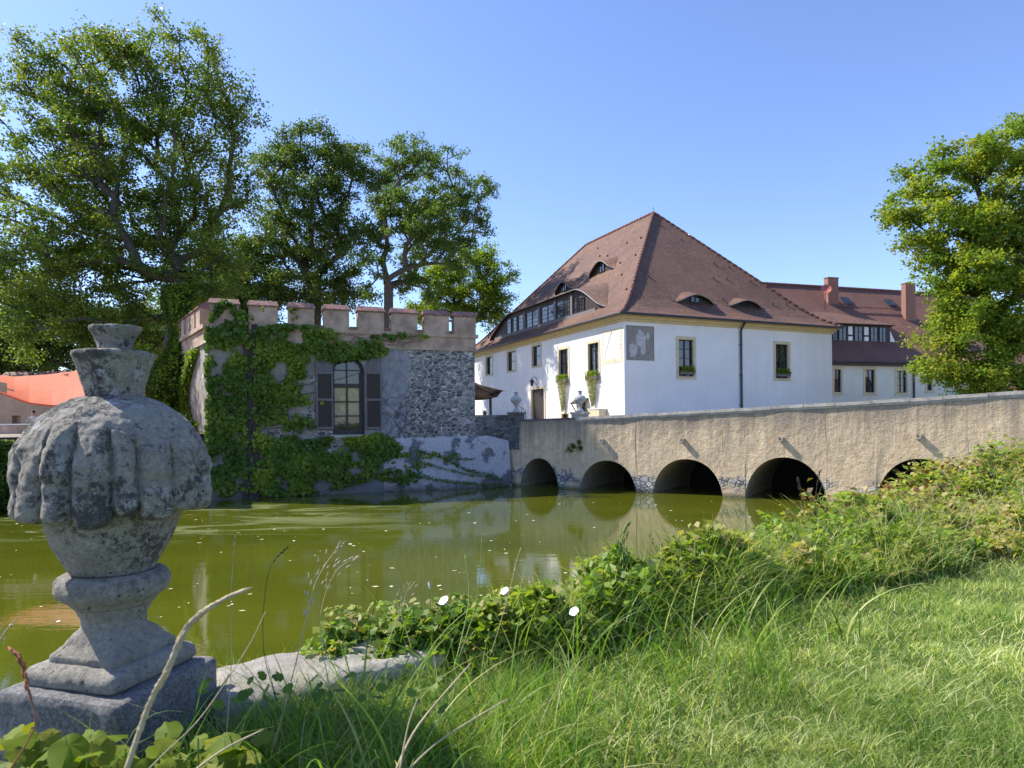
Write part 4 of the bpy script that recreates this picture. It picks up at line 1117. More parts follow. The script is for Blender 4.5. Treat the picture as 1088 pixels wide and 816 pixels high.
# wall lamp above door
t_, z_ = FL.hit(570.5, 408); lamp = thing('wall_lamp', 'black wrought iron lantern above the brown house door', 'lamp', FL.p(t_, 0, z_))
mb = MB(); mb.tube([FL.p(t_,0,z_+.35), FL.p(t_,.2,z_+.55), FL.p(t_,.42,z_+.45), FL.p(t_,.42,z_+.33)], .025, 6); mb.tube([FL.p(t_,0,z_-.1), FL.p(t_,.2,z_+.1), FL.p(t_,.36,z_+.33)], .018, 6); mb.build('bracket', M['metal'], lamp)
mb = MB(); c = FL.p(t_, .42, z_-.12)
for sx, sy in ((-1,-1),(1,-1),(1,1),(-1,1)): mb.tube([(c[0]+.08*sx,c[1]+.08*sy,c[2]), (c[0]+.13*sx,c[1]+.13*sy,c[2]+.34)], .014, 4)
mb.lathe([(.2,.34),(.17,.38),(.06,.48),(.02,.52)], c, 8); mb.lathe([(.1,-.03),(.11,0),(.1,.02)], c, 8); mb.build('lantern', M['metal'], lamp)
mb = MB(); mb.lathe([(.08,.02),(.13,.33)], c, 4); mb.build('lantern_glass', M['glass'], lamp)
# AC cabinet and white box near the wall
q = FL.rect(633, 435.0, 645, 445); ac = thing('utility_cabinet', 'pale box cabinet standing against the sunlit house wall', 'cabinet', FL.p(q[0], .3, G0))
mb = MB(); mb.fbox(FL, q[0], q[1], .05, .6, G0+.08, q[3]); mb.build('body', M['ochre_pale'], ac)
mb = MB(); mb.fbox(FL, q[0]-.03, q[1]+.03, .03, .64, q[3]+.003, q[3]+.05); mb.build('lid', M['white_part'], ac)
# hand cart / bench by the cellar door (wooden canopy)
q = FL.rect(612.5, 423, 624.5, 428); cn_ = thing('door_canopy', 'small wooden canopy over the cellar door behind the sunlit urn', 'canopy', FL.p((q[0]+q[1])/2, .3, q[2]))
mb = MB(); mb.add([FL.p(q[0]-.1,.0,q[3]), FL.p(q[1]+.1,0,q[3]), FL.p(q[1]+.1,.45,q[2]), FL.p(q[0]-.1,.45,q[2]), FL.p(q[0]-.1,.0,q[3]-.08), FL.p(q[1]+.1,0,q[3]-.08), FL.p(q[1]+.1,.45,q[2]-.08), FL.p(q[0]-.1,.45,q[2]-.08)], [(0,1,2,3),(7,6,5,4),(0,4,5,1),(1,5,6,2),(2,6,7,3),(3,7,4,0)])
mb.build('roof', M['darkwood'], cn_)
mb = MB()
for t in (q[0], q[1]): mb.tube([FL.p(t,0,q[2]-.7), FL.p(t,.4,q[2]-.05)], .04, 5)
mb.build('strut', M['darkwood'], cn_)
# brown awning beside tower
aw = thing('garden_parasol', 'dark brown parasol on a grey post beside the shaded house wall', 'parasol', at(521, 446, 41)-Vector((0,0,.5)))
c = at(521, 411, 41); base = Vector((c.x, c.y, 3.08))
mb = MB()
A = [at(501,404.5,42.5), at(536,415.5,40), at(529,420.5,38.6), at(498,424.0,39.6)]
top = at(505, 405.5, 41.0)
P = []
for i in range(9):
    for j in range(9):
        p = A[0].lerp(A[1], i/8).lerp(A[3].lerp(A[2], i/8), j/8); p = p+Vector((0,0,-.10*math.sin(math.pi*i/8)+.12*math.sin(math.pi*j/8))); P.append(p)
mb.add(P, [(i*9+j, (i+1)*9+j, (i+1)*9+j+1, i*9+j+1) for i in range(8) for j in range(8)])
mb.add([p-Vector((0,0,.05)) for p in P], [(i*9+j+1, (i+1)*9+j+1, (i+1)*9+j, i*9+j) for i in range(8) for j in range(8)])
mb.build('canopy', M['awning'], aw)
mb = MB()
for k in range(4): mb.tube([A[k], top+Vector((0,0,-.15))], .025, 5)
mb.build('rib', M['darkwood'], aw)
mb = MB(); mb.tube([base, base+Vector((0,0,2.1))], .09, 10); mb.tube([base, base+Vector((0,0,.05))], .35, 12); mb.build('post', M['metal'], aw)
# iron railing by the left urn
rl = thing('iron_handrail', 'thin iron handrail beside the shaded bridge urn', 'railing', at(556, 446, 38.5))
mb = MB(); p0, p1, p2 = at(551, 431, 37.6), at(558.5, 436, 39), at(558.5, 449, 39); mb.tube([p0, p1], .022, 6); mb.tube([p1, p2], .022, 6); mb.tube([at(554.5,433.5,38.3), at(554.5,447,38.3)], .018, 6)
mb.build('rail', M['metal'], rl)

# ================================================================ WING
def W_at(u, v, Y): p = at(u, v, Y); return Vector((p.x, p.y))
WA = W_at(883, 384, 61.5); WB = W_at(995, 384, 65.2); WF0 = Frame(WA, WB-WA); wl = (WB-WA).length
WF = Frame(WA-WF0.d*16, WF0.d, WF0.n); T0w = 16; LW = 16+wl+16
ZE = HCAM+.0825*63
wing = thing('side_wing', 'pale green side wing with long red tiled roof behind the white house', 'house', (WA.x, WA.y, 3.08))
ops = []
for r in ((884,390,895.5,419), (917,390.3,931,419.3), (950.6,391.6,965,419.3), (983,393.4,992,417)):
    ops.append(window(wing, WF, WF.rect(*r), .22, 3, 2, 'window', 'pale_sill' if False else 'ochre_pale'))
for k in (6., 12.): ops.append(window(wing, WF, (T0w+wl+k-4, T0w+wl+k-2.8, 6.0, 8.2), .2, 3, 2, 'window'))
mb = MB(); owall(mb, WF, 0, LW, G0, ZE, ops, .2)
D = 15.0; WK = Frame(WF.p(0,-D,0), WF.d, -WF.n)
owall(mb, WK, 0, LW, G0, ZE)
for t in (0, LW):
    mb.face([WF.p(t,0,G0), WF.p(t,-D,G0), WF.p(t,-D,ZE), WF.p(t,0,ZE)]); 
rt, rzz = WF.hit(900, 306.5, -D/2)
for t in (.02, LW-.02): mb.face([WF.p(t,0,ZE), WF.p(t,-D,ZE), WF.p(t,-D/2,rzz)])
mb.build('wall', M['wingwall'], wing)
mb = MB()
def slope(z_eave, n_eave, n_ridge, z_ridge, sgn):
    k = 10
    for i in range(k):
        a, b = i/k, (i+1)/k; n0, n1 = lerp(n_eave, n_ridge, a), lerp(n_eave, n_ridge, b); f = lambda q: lerp(z_eave, z_ridge, q)-.35*math.sin(math.pi*min(1, q*1.0))*.6
        L0 = a*math.hypot(n_ridge-n_eave, z_ridge-z_eave); L1 = b*math.hypot(n_ridge-n_eave, z_ridge-z_eave)
        mb.face([WF.p(-.3,n0,f(a)), WF.p(LW+.3,n0,f(a)), WF.p(LW+.3,n1,f(b)), WF.p(-.3,n1,f(b))], [(-.3,L0),(LW+.3,L0),(LW+.3,L1),(-.3,L1)])
slope(ZE-.05, .55, -D/2, rzz, 1); slope(ZE-.05, -D-.55, -D/2, rzz, 1)
wroof = mb.build('roof', M['red_tiles'], wing)
mb = MB(); hiptiles(mb, [WF.p(-.3,-D/2,rzz+.03), WF.p(LW+.3,-D/2,rzz+.03)], .15, .5); mb.build('ridge_tiles', M['ridge_tile'], wroof, True)
mb = MB(); mb.fbox(WF, 0, LW, .004, .42, ZE-.42, ZE-.1); mb.build('eave_board', M['darkwood'], wing)
mb = MB(); mb.tube([WF.p(-.2,.6,ZE-.08), WF.p(LW+.2,.6,ZE-.08)], .09, 8)
t_ = WF.hit(970, 400)[0]; mb.tube([WF.p(t_+.3,.6,ZE-.1), WF.p(t_+.25,.4,ZE-.4), WF.p(t_,.12,ZE-.9), WF.p(t_,.12,3)], .09, 8); mb.build('gutter', M['metal'], wing)
wz = lambda n: lerp(ZE-.05, rzz, (.55-n)/(.55+D/2))
# chimneys
for (u0, u1, v0, v1, n, lab) in ((880,891,295.5,319,-5.6,0), (962.5,973,301.5,334,-4.2,1)):
    a, _ = WF.hit(u0, v1, n); b, _ = WF.hit(u1, v1, n); _, zt = WF.hit((u0+u1)/2, v0, n)
    mb = MB(); mb.fbox(WF, a, b, n-.55, n+.0, wz(n)-.8, zt); ch = mb.build('chimney', M['brick'], wroof)
    mb = MB(); mb.fbox(WF, a-.05, b+.05, n-.6, n+.05, zt+.003, zt+.09); mb.build('crown', M['cap_tile'], wroof)
# roof windows
for (u, v) in ((899,312), (946,315.5)):
    n = -5.9; t, z = WF.hit(u, v, n); mb = MB(); z = wz(n)
    P = [WF.p(t-.55,n+.35,wz(n+.35)+.12), WF.p(t+.55,n+.35,wz(n+.35)+.12), WF.p(t+.55,n-.35,wz(n-.35)+.12), WF.p(t-.55,n-.35,wz(n-.35)+.12)]
    mb.prism([Vector(p)-Vector((0,0,.1)) for p in P], (0,0,.09)); w = mb.build('roof_window', M['metal'], wroof)
    mb = MB(); mb.face([Vector(p)*1.0+Vector((0,0,.004)) for p in [WF.p(t-.45,n+.28,wz(n+.28)+.12), WF.p(t+.45,n+.28,wz(n+.28)+.12), WF.p(t+.45,n-.28,wz(n-.28)+.12), WF.p(t-.45,n-.28,wz(n-.28)+.12)]])
    o = mb.build('roof_pane', M['glass'], wroof)
# snow guard
mb = MB(); n = -5.1; z = wz(n); ta = WF.hit(893, 320, n)[0]; tb = WF.hit(952, 322, n)[0]; mb.tube([WF.p(ta,n,z+.16), WF.p(tb,n,z+.16)], .05, 6)
for i in range(12): t = lerp(ta, tb, i/11); mb.tube([WF.p(t,n,z-.02), WF.p(t,n,z+.2)], .03, 5)
mb.build('snow_guard', M['ridge_tile'], wroof)
# dish
t_, z_ = WF.hit(876, 308, -4.9); ds_ = thing('satellite_dish', 'red satellite dish beside the left chimney of the side wing', 'satellite dish', WF.p(t_, -4.9, wz(-4.9)))
c = Vector(WF.p(t_, -4.7, z_)); dr_ = (Vector((WF.n.x-.55, WF.n.y, .35))).normalized(); aa = dr_.orthogonal().normalized(); bb = dr_.cross(aa)
mb = MB(); rings = []
for k in range(6):
    r = .5*k/5; dpt = .14*(k/5)**2
    rings.append([c+dr_*dpt+(aa*math.cos(w)+bb*math.sin(w))*max(r, .005) for w in np.linspace(0, 2*math.pi, 21)[:-1]])
for off, flip in ((0, 0), (-.02, 1)):
    V = [p+dr_*off for rr in rings for p in rr]; mb.add(V, [((k*20+i, k*20+(i+1)%20, (k+1)*20+(i+1)%20, (k+1)*20+i) if not flip else (k*20+i, (k+1)*20+i, (k+1)*20+(i+1)%20, k*20+(i+1)%20)) for k in range(5) for i in range(20)])
mb.build('reflector', simple('red_enamel', (.42,.12,.09), .5, .1, 3, .05, 10), ds_, True)
mb = MB(); mb.tube([c-dr_*.02, c-dr_*.2, Vector(WF.p(t_,-4.9,wz(-4.9)-.1))], .04, 6); mb.tube([c-aa*.45, c+dr_*.55], .018, 5); mb.tube([c+dr_*.5, c+dr_*.62], .05, 8); mb.build('mast', M['metal'], ds_)
# wing dormer
nD = -1.7; ta = WF.hit(878, 372, nD)[0]; tb = WF.hit(943.5, 372, nD)[0]; zb = WF.hit(915, 370.5, nD)[1]; zt = WF.hit(915, 345, nD)[1]; tc = WF.hit(957.5, 371, nD)[0]
FDm = WF.off(nD)
mb = MB(); mb.add([FDm.p(ta-8,0,zb), FDm.p(tc,0,zb), FDm.p(tb,0,zt+.1), FDm.p(ta-8,0,zt+.1), FDm.p(ta-8,-3,zb), FDm.p(tc,-.2,zb), FDm.p(tb,-2.2,zt+.1), FDm.p(ta-8,-3,zt+.1)], [(0,1,2,3),(7,6,5,4),(0,4,5,1),(1,5,6,2),(2,6,7,3),(3,7,4,0)])
dm = mb.build('dormer', M['darkwood'], wing)
mb = MB(); k = 1.0
P0 = [FDm.p(ta-9,.5,zt+.02), FDm.p(tb+.45,.5,zt+.02)]; 
n2 = -4.4; Q0 = [WF.p(ta-9,n2,wz(n2)+.06), WF.p(tb-3.6,n2,wz(n2)+.06)]
mb.face([P0[0],P0[1],Q0[1],Q0[0]], [(0,0),(14,0),(10,4),(0,4)])
n3 = -3.2; mb.face([P0[1], WF.p(tb+1.0, n3+.4, wz(n3+.4)+.03), Q0[1]], [(14,0),(15,2),(10,4)])
mb.face([FDm.p(ta-9,.5,zt-.06), FDm.p(tb+.45,.5,zt-.06), FDm.p(tb+.45,.5,zt+.02), FDm.p(ta-9,.5,zt+.02)], [(0,0)]*4)
mb.build('dormer_roof', M['roof_tiles'], dm)
for (u0, u1, mt) in ((884.5,889.5,'glass'), (891,899.5,'glass'), (901,906,'white_part'), (907.5,916.5,'glass'), (918,923,'white_part'), (924.5,932.5,'glass'), (934,941.5,'glass')):
    a = FDm.hit(u0, 360)[0]; b = FDm.hit(u1, 360)[0]; z0_, z1_ = zb+.35, zt-.18
    glass(FDm, a, b, z0_, z1_, dm, mt)
    if mt == 'glass': dwin(FDm, a, b, z0_, z1_, 2, 3, dm)
    else: 
        mb = MB(); mb.fbox(FDm, a, b, .02, .05, (z0_+z1_)/2-.08, (z0_+z1_)/2+.08); mb.build('rail', M['darkwood'], dm)
mb = MB(); a = FDm.hit(945.5, 360)[0]; mb.prism([FDm.p(a,.01,zb+.25), FDm.p(a+.95,.01,zb+.25), FDm.p(a,.01,zt-.5)], (FDm.n.x*.02, FDm.n.y*.02, 0)); mb.build('gable_panel', M['white_part'], dm)
# low red roofed building to the right
sb = thing('outbuilding', 'low red roofed outbuilding half hidden behind the right hand tree', 'building', (*W_at(1060, 400, 52), 3.08))
SF = Frame(W_at(1060, 400, 57), W_at(1130, 400, 50)-W_at(1060, 400, 57)); mb = MB()
owall(mb, SF, 0, 14, G0, 4.9, [], 0); owall(mb, Frame(SF.p(0,-6,0), SF.d, -SF.n), 0, 14, G0, 4.9)
for t in (0, 14): mb.face([SF.p(t,0,G0), SF.p(t,-6,G0), SF.p(t,-6,4.9), SF.p(t,0,4.9)]); mb.face([SF.p(t,0,4.9), SF.p(t,-6,4.9), SF.p(t,-3,8.0)])
mb.build('wall', M['cornice'], sb)
mb = MB(); mb.face([SF.p(-.3,.4,4.7), SF.p(14.3,.4,4.7), SF.p(14.3,-3,8.0), SF.p(-.3,-3,8.0)], [(0,0),(14,0),(14,4.6),(0,4.6)]); mb.face([SF.p(-.3,-6.4,4.7), SF.p(14.3,-6.4,4.7), SF.p(14.3,-3,8.0), SF.p(-.3,-3,8.0)], [(0,0),(14,0),(14,4.6),(0,4.6)])
mb.build('roof', M['red_tiles'], sb)

# ================================================================ LEFT TERRACE
TE = Frame(W_at(-60, 440, 41), W_at(172, 440, 40)-W_at(-60, 440, 41))
tw = thing('terrace_wall', 'plastered terracotta terrace wall with tiled coping below the orange sail', 'wall', TE.p(5, 0, 3.08))
LT = (W_at(172,440,40)-W_at(-60,440,41)).length
ntA, nzA = TE.hit(12.5, 441.5); ntB, nzB = TE.hit(22, 451)
zt_ = TE.hit(60, 399)[1]
mb = MB(); owall(mb, TE, 0, LT, G0, zt_, [(ntA, ntB, nzB, nzA, 1)], .3); mb.fbox(TE, 0, LT, -.6, -.35, G0, zt_)
mb.build('wall', M['terra'], tw)
for (u0, u1) in ((-60,-40), (-30,-8), (3,32), (39,67), (75,103), (111,139)):
    a = TE.hit(u0, 396)[0]; b = TE.hit(u1, 396)[0]; mb = MB(); mb.prism([TE.p(a,.12,zt_+.02), TE.p(a,-.5,zt_+.02), TE.p(a,-.2,zt_+.28)], (TE.d.x*(b-a), TE.d.y*(b-a), 0)); mb.build('cap', M['cap_tile'], tw)
a = TE.hit(148, 400)[0]; b = TE.hit(172, 400)[0]
bt = thing('board_fence', 'orange board screen seen between the urn collar and the ivy trunk', 'fence', TE.p((a+b)/2, .1, 3.08)); mb = MB()
for i in range(9): mb.fbox(TE, a, b, .03, .07, 3.1+i*.34, 3.1+i*.34+.325)
mb.build('boards', M['orangewall'], bt)
# low ledge in front of the person
LE = TE.off(3.2); a = LE.hit(-30, 455)[0]; b = LE.hit(200, 455)[0]; zl = LE.hit(22, 451.5)[1]
lg = thing('terrace_parapet', 'low pale parapet in front of the seated person', 'wall', LE.p(a, 0, 3.08)); mb = MB(); mb.fbox(LE, a, b, -.3, 0, G0, zl); mb.build('wall', M['cornice'], lg)
mb = MB(); mb.fbox(LE, a, b, -.35, .05, zl+.003, zl+.07); mb.build('coping', M['white_part'], lg)
# sail
sl_ = thing('shade_sail', 'orange canvas shade sail stretched above the terrace', 'shade sail', at(60, 430, 30))
N_ = 24; P = []; UV = []
for i in range(N_+1):
    s = i/N_; u = lerp(-40, 150, s)
    vt = interp([-40,0,15,50,84,150], [402,398.5,400,398,393.5,386], u); vb = interp([-40,0,30,55,75,95,150], [402,417,428,431,430.5,425,395], u)
    for j in range(N_+1):
        q = j/N_; P.append(at(u, lerp(vt, vb, q)+1.2*math.sin(math.pi*q), lerp(31.5, 29.0, q)+.0)); UV.append((s, q))
mb = MB()
for i in range(N_):
    for j in range(N_):
        ids = [i*(N_+1)+j, (i+1)*(N_+1)+j, (i+1)*(N_+1)+j+1, i*(N_+1)+j+1]
        um, vm = lerp(-40, 150, (i+.5)/N_), (j+.5)/N_
        if um < 15 and vm > .25 and ((15-um)/28)**1.3 > abs(vm-.62)+.03: continue
        mb.face([P[k] for k in ids], [UV[k] for k in ids])
mb.build('canvas', M['canvas'], sl_, True)
mb = MB(); mb.tube([P[i*(N_+1)+N_] for i in range(N_+1)], .05, 6); mb.build('hem', M['canvas'], sl_)
mb = MB(); e = P[0]; mb.tube([Vector((e.x, e.y, 3.08)), e+Vector((0,0,.3))], .06, 8); e = P[-1]; mb.tube([Vector((e.x, e.y, 3.08)), e+Vector((0,0,.3))], .06, 8); mb.build('pole', M['metal'], sl_)
# turret with red dome
tc_ = at(195, 440, 40); tu = thing('round_turret', 'small round turret with red domed roof peeking over the left flank of the tower', 'turret', (tc_.x, tc_.y, 3.08))
zb_ = at(190, 345, 40).z; zt2 = at(190, 320.5, 40).z
mb = MB(); mb.lathe([(.75,0), (.75,zb_-3.08)], (tc_.x, tc_.y, 3.08), 24); mb.build('wall', M['cornice'], tu)
mb = MB(); hh = zt2-zb_; mb.lathe([(.92,-.05),(.90,.1),(.84,hh*.35),(.70,hh*.62),(.45,hh*.85),(.2,hh*.97),(.02,hh)], (tc_.x, tc_.y, zb_), 24); mb.build('dome', simple('red_dome', (.26,.075,.06), .6, .3, 3, .4, 12), tu, True)

# person seated behind parapet
def person():
    base = LE.p(LE.hit(24.5, 450)[0], -.75, 3.08); B = Vector(base)
    root = thing('person', 'person in a pale top sitting behind the terrace parapet under the orange sail', 'person', base)
    f = Vector((LE.n.x, LE.n.y, 0)); r = Vector((LE.d.x, LE.d.y, 0)); U = Vector((0,0,1))
    def q(x, y, z): return B+r*x+f*y+U*z
    J = [('pel', q(0,0,.50), .155), ('wst', q(0,-.02,.68), .135), ('chs', q(0,0,.88), .16), ('nck', q(0,.03,1.04), .065), ('hd0', q(0,.05,1.11), .075), ('hd1', q(0,.07,1.21), .098), ('hd2', q(0,.06,1.28), .075),
         ('ls', q(-.19,0,.96), .068), ('le', q(-.27,.12,.72), .05), ('lw', q(-.14,.34,.72), .035), ('lh', q(-.08,.42,.72), .035),
         ('rs', q(.19,0,.96), .068), ('re', q(.27,.12,.72), .05), ('rw', q(.14,.34,.72), .035), ('rh', q(.08,.42,.72), .035),
         ('lhp', q(-.1,.03,.47), .105), ('lk', q(-.13,.45,.47), .075), ('la', q(-.13,.42,.08), .045), ('lf', q(-.13,.58,.04), .04),
         ('rhp', q(.1,.03,.47), .105), ('rk', q(.13,.45,.47), .075), ('ra', q(.13,.42,.08), .045), ('rf', q(.13,.58,.04), .04)]
    ix = {j[0]: i for i, j in enumerate(J)}
    E = [('pel','wst'),('wst','chs'),('chs','nck'),('nck','hd0'),('hd0','hd1'),('hd1','hd2'),('chs','ls'),('ls','le'),('le','lw'),('lw','lh'),('chs','rs'),('rs','re'),('re','rw'),('rw','rh'),('pel','lhp'),('lhp','lk'),('lk','la'),('la','lf'),('pel','rhp'),('rhp','rk'),('rk','ra'),('ra','rf')]
    me = bpy.data.meshes.new('body'); me.from_pydata([j[1]-B for j in J], [(ix[a], ix[b]) for a, b in E], [])
    o = link('body', me, root); o.modifiers.new('s', 'SKIN'); 
    if not me.skin_vertices: 
        bpy.context.view_layer.objects.active = o; bpy.ops.mesh.customdata_skin_add()
    for i, j in enumerate(J): me.skin_vertices[0].data[i].radius = (j[2], j[2])
    me.skin_vertices[0].data[0].use_root = True
    s = o.modifiers.new('u', 'SUBSURF'); s.levels = 2; s.render_levels = 2
    dg = bpy.context.evaluated_depsgraph_get(); m2 = bpy.data.meshes.new_from_object(o.evaluated_get(dg)); o.modifiers.clear(); o.data = m2
    m2.materials.clear()
    for k in ('skin', 'shirt', 'frame'): m2.materials.append(M[k])
    for p in m2.polygons:
        z = p.center.z; p.use_smooth = True
        lx = abs(p.center.dot(r)); p.material_index = 1 if (.58 < z < 1.02 and lx < .24) else (2 if z <= .58 and z > .12 else 0)
    mb = MB(); c = q(0, .045, 1.235); V = []; Fc = []; n1, n2 = 8, 14
    for i in range(n1+1):
        th = math.pi*.62*i/n1
        for k in range(n2):
            w = 2*math.pi*k/n2; d = Vector((math.sin(th)*math.cos(w)*.108, math.sin(th)*math.sin(w)*.118, math.cos(th)*.115)); V.append(c+r*d.x+f*(d.y-.02)+U*d.z)
    mb.add(V, [(i*n2+k, i*n2+(k+1)%n2, (i+1)*n2+(k+1)%n2, (i+1)*n2+k) for i in range(n1) for k in range(n2)]); mb.build('hair', M['hair'], root, True)
    ch = thing('terrace_chair', 'dark chair under the person seated on the terrace', 'chair', base)
    mb = MB(); c0 = q(0,0,0)
    Fc = Frame((B.x, B.y), r[:2] if False else (r.x, r.y), (f.x, f.y)); mb.fbox(Fc, -.22, .22, -.22, .25, B.z+.33, B.z+.36); mb.build('seat', M['darkwood'], ch)
    mb = MB(); mb.fbox(Fc, -.22, .22, -.27, -.23, B.z+.4, B.z+.8); mb.build('backrest', M['darkwood'], ch)
    for x in (-.2, .2):
        for y in (-.23, .22): mb = MB(); mb.fbox(Fc, x-.02, x+.02, y-.02, y+.02, B.z, B.z+.33 if y > 0 else B.z+.4); mb.build('leg', M['darkwood'], ch)
person()

# hedge along the far left bank
def hedge(name, label, P0, P1, w, z0, z1, n, seed, mat, leaf=.16):
    g = np.random.default_rng(seed); P0, P1 = Vector(P0), Vector(P1); d = (P1-P0); L = d.length; d.normalize(); nn = Vector((d.y, -d.x))
    root = thing(name, label, 'hedge', (P0.x, P0.y, z0))
    t = g.random(n)*L; a = g.random(n); z = z0+(z1-z0)*a; bulge = np.array([noise.noise(Vector((tt*.5, zz*.6, seed))) for tt, zz in zip(t, z)])
    s = w*(.75+.5*bulge)*(1-.35*a**3)*np.sqrt(g.random(n)); z = z+.35*bulge
    C_ = np.column_stack([P0.x+d.x*t+nn.x*s, P0.y+d.y*t+nn.y*s, np.maximum(z, .1)])
    leaves('foliage', C_, leaf*(.6+.8*g.random(n)), mat, root, seed=seed)
    mb = MB()
    for i in range(int(L/1.2)):
        x = P0+d*(i*1.2+.4)+nn*.3; mb.tube([(x.x, x.y, z0), (x.x+g.normal()*.2, x.y, (z0+z1)/2), (x.x+nn.x*.6, x.y+nn.y*.6, z1-.3)], [.06,.05,.02], 5)
    mb.build('stem', M['stem'], root)
hedge('overgrown_hedge', 'overgrown dark hedge hanging over the far left bank of the moat', (-34,21.5), (-14.9,31.0), 1.3, .1, 2.95, 42000, 31, M['leaf_b'], .17)

# ================================================================ TREES
tree('linden_tree', 'tallest tree with broad airy crown at the left edge behind the urn', 'tree', (-18.3,34.6,3.0), (-19.2,38.5,11.0),
     [(150,110,85,75,0), (215,100,55,60,1), (70,110,60,55,0), (60,180,65,55,-1), (150,190,110,70,0), (225,210,50,70,1), (60,270,90,70,-2), (150,280,100,75,0), (225,285,40,55,-1), (110,350,90,30,-1), (15,330,45,55,0), (262,120,22,28,0), (30,70,22,28,0), (175,50,55,28,0), (95,42,35,18,0),(50,345,60,25,-1),(130,365,60,16,0),(-20,200,40,90,0)],
     660, 190, 1.1, .175, M['leaf_a'], M['bark'], 101, .5, Y0=40.5, yell=1.05)
tree('dark_tree', 'dark dense tree rising behind the left half of the battlements', 'tree', at(338, 440, 61)*1.0-Vector((0,0,.9)), at(336, 300, 61),
     [(338,160,45,28,0), (300,180,30,35,0), (372,190,32,40,0), (325,225,50,50,0), (365,260,30,45,0), (300,270,45,50,2), (335,310,60,25,0), (280,310,35,30,0), (375,315,20,18,0)],
     330, 210, 1.25, .21, M['leaf_b'], M['bark'], 102, .50, Y0=61)
tree('elm_tree', 'tall tree with bare forked limbs showing behind the right half of the battlements', 'tree', at(411, 440, 58.5)*1.0-Vector((0,0,.7)), at(413, 305, 58.5),
     [(430,165,38,20,-2), (405,195,25,25,3), (465,180,32,22,4), (505,205,24,17,-3), (480,225,35,28,5), (425,225,35,30,-4), (395,255,22,30,0), (470,262,40,25,-4), (440,300,28,28,3), (510,240,15,20,3), (392,290,12,25,-3), (450,225,30,30,-6), (450,260,30,25,7)],
     270, 185, 1.0, .19, M['leaf_c'], M['bark2'], 103, .42, Y0=58.5)
tree('bright_tree', 'low bright yellow green tree next to the white house roof', 'tree', at(495, 440, 70)-Vector((0,0,.6)), at(495, 345, 70),
     [(500,278,32,22,0), (525,300,22,25,0), (470,305,30,25,0), (500,320,38,25,0), (450,330,25,16,0), (530,335,14,18,0)],
     170, 190, 1.25, .22, M['leaf_d'], M['bark'], 104, .35, Y0=70)
tree('dark_tree', 'dark tree behind the terrace at the far left edge', 'tree', at(20, 440, 52)-Vector((0,0,1.0)), at(22, 350, 52),
     [(30,330,70,45,0), (90,350,60,35,2), (-20,340,40,60,0), (150,360,50,30,4), (60,385,90,22,2), (150,390,50,25,0), (-20,395,50,30,0)], 300, 210, 1.5, .24, M['leaf_b'], M['bark'], 105, .45, Y0=52)
tree('dark_tree', 'dark tree filling the gap between the tallest tree and the turret', 'tree', at(225, 440, 62)-Vector((0,0,1.2)), at(225, 350, 62),
     [(225,300,45,45,0), (255,330,40,30,0), (190,340,50,30,0), (265,280,25,40,0), (200,380,50,35,0), (160,400,30,30,0)], 230, 200, 1.5, .25, M['leaf_b'], M['bark'], 106, .4, Y0=62)
tree('chestnut_tree', 'yellowing chestnut tree with dense crown at the right edge of the photo', 'tree', (*W_at(1052, 420, 43), 3.0), at(1052, 330, 43),
     [(1020,170,45,28,0), (1075,165,40,35,0), (985,195,30,25,0), (965,225,28,25,0), (1010,235,50,38,-1), (1075,240,60,45,-1), (975,265,22,24,0), (1050,290,60,40,-2), (1005,300,30,25,-1), (1025,345,48,32,-2), (1080,350,50,40,-2), (1000,365,22,20,-1), (1030,393,50,20,-2), (1002,345,20,26,-1), (1008,385,18,20,-1), (1022,408,24,12,-1), (1060,410,50,16,-1), (1090,395,40,22,-2), (1095,145,30,20,0), (1130,250,50,90,0)],
     470, 210, 1.05, .20, M['leaf_e'], M['bark'], 107, .5, Y0=43, squash=.7)
# ivy on the trunk of the tall tree
iv = thing('trunk_ivy', 'thick dark ivy clothing the trunk of the tallest tree beside the tower flank', 'climbing plant', (-18.3,34.4,3.0))
g = np.random.default_rng(44); n = 17000; z = 3.0+g.random(n)*8.5; a = g.random(n)*2*math.pi; rr = (1.15+.45*np.sin(z*1.3)+.4*g.random(n))*(1-.03*(z-3))
P = np.column_stack([-18.25-(z-3)*.07+rr*np.cos(a)*.60+ .2*np.sin(z), 34.5+(z-3)*.4+.7*rr*np.sin(a)*.8, z])
leaves('foliage', P, .17*(.7+.6*g.random(n)), M['leaf_b'], iv, seed=45)
P2 = P[g.random(n) < .13]+np.array([.5, -.35, 0]); leaves('foliage', P2, .17, M['leaf_d'], iv, seed=46)

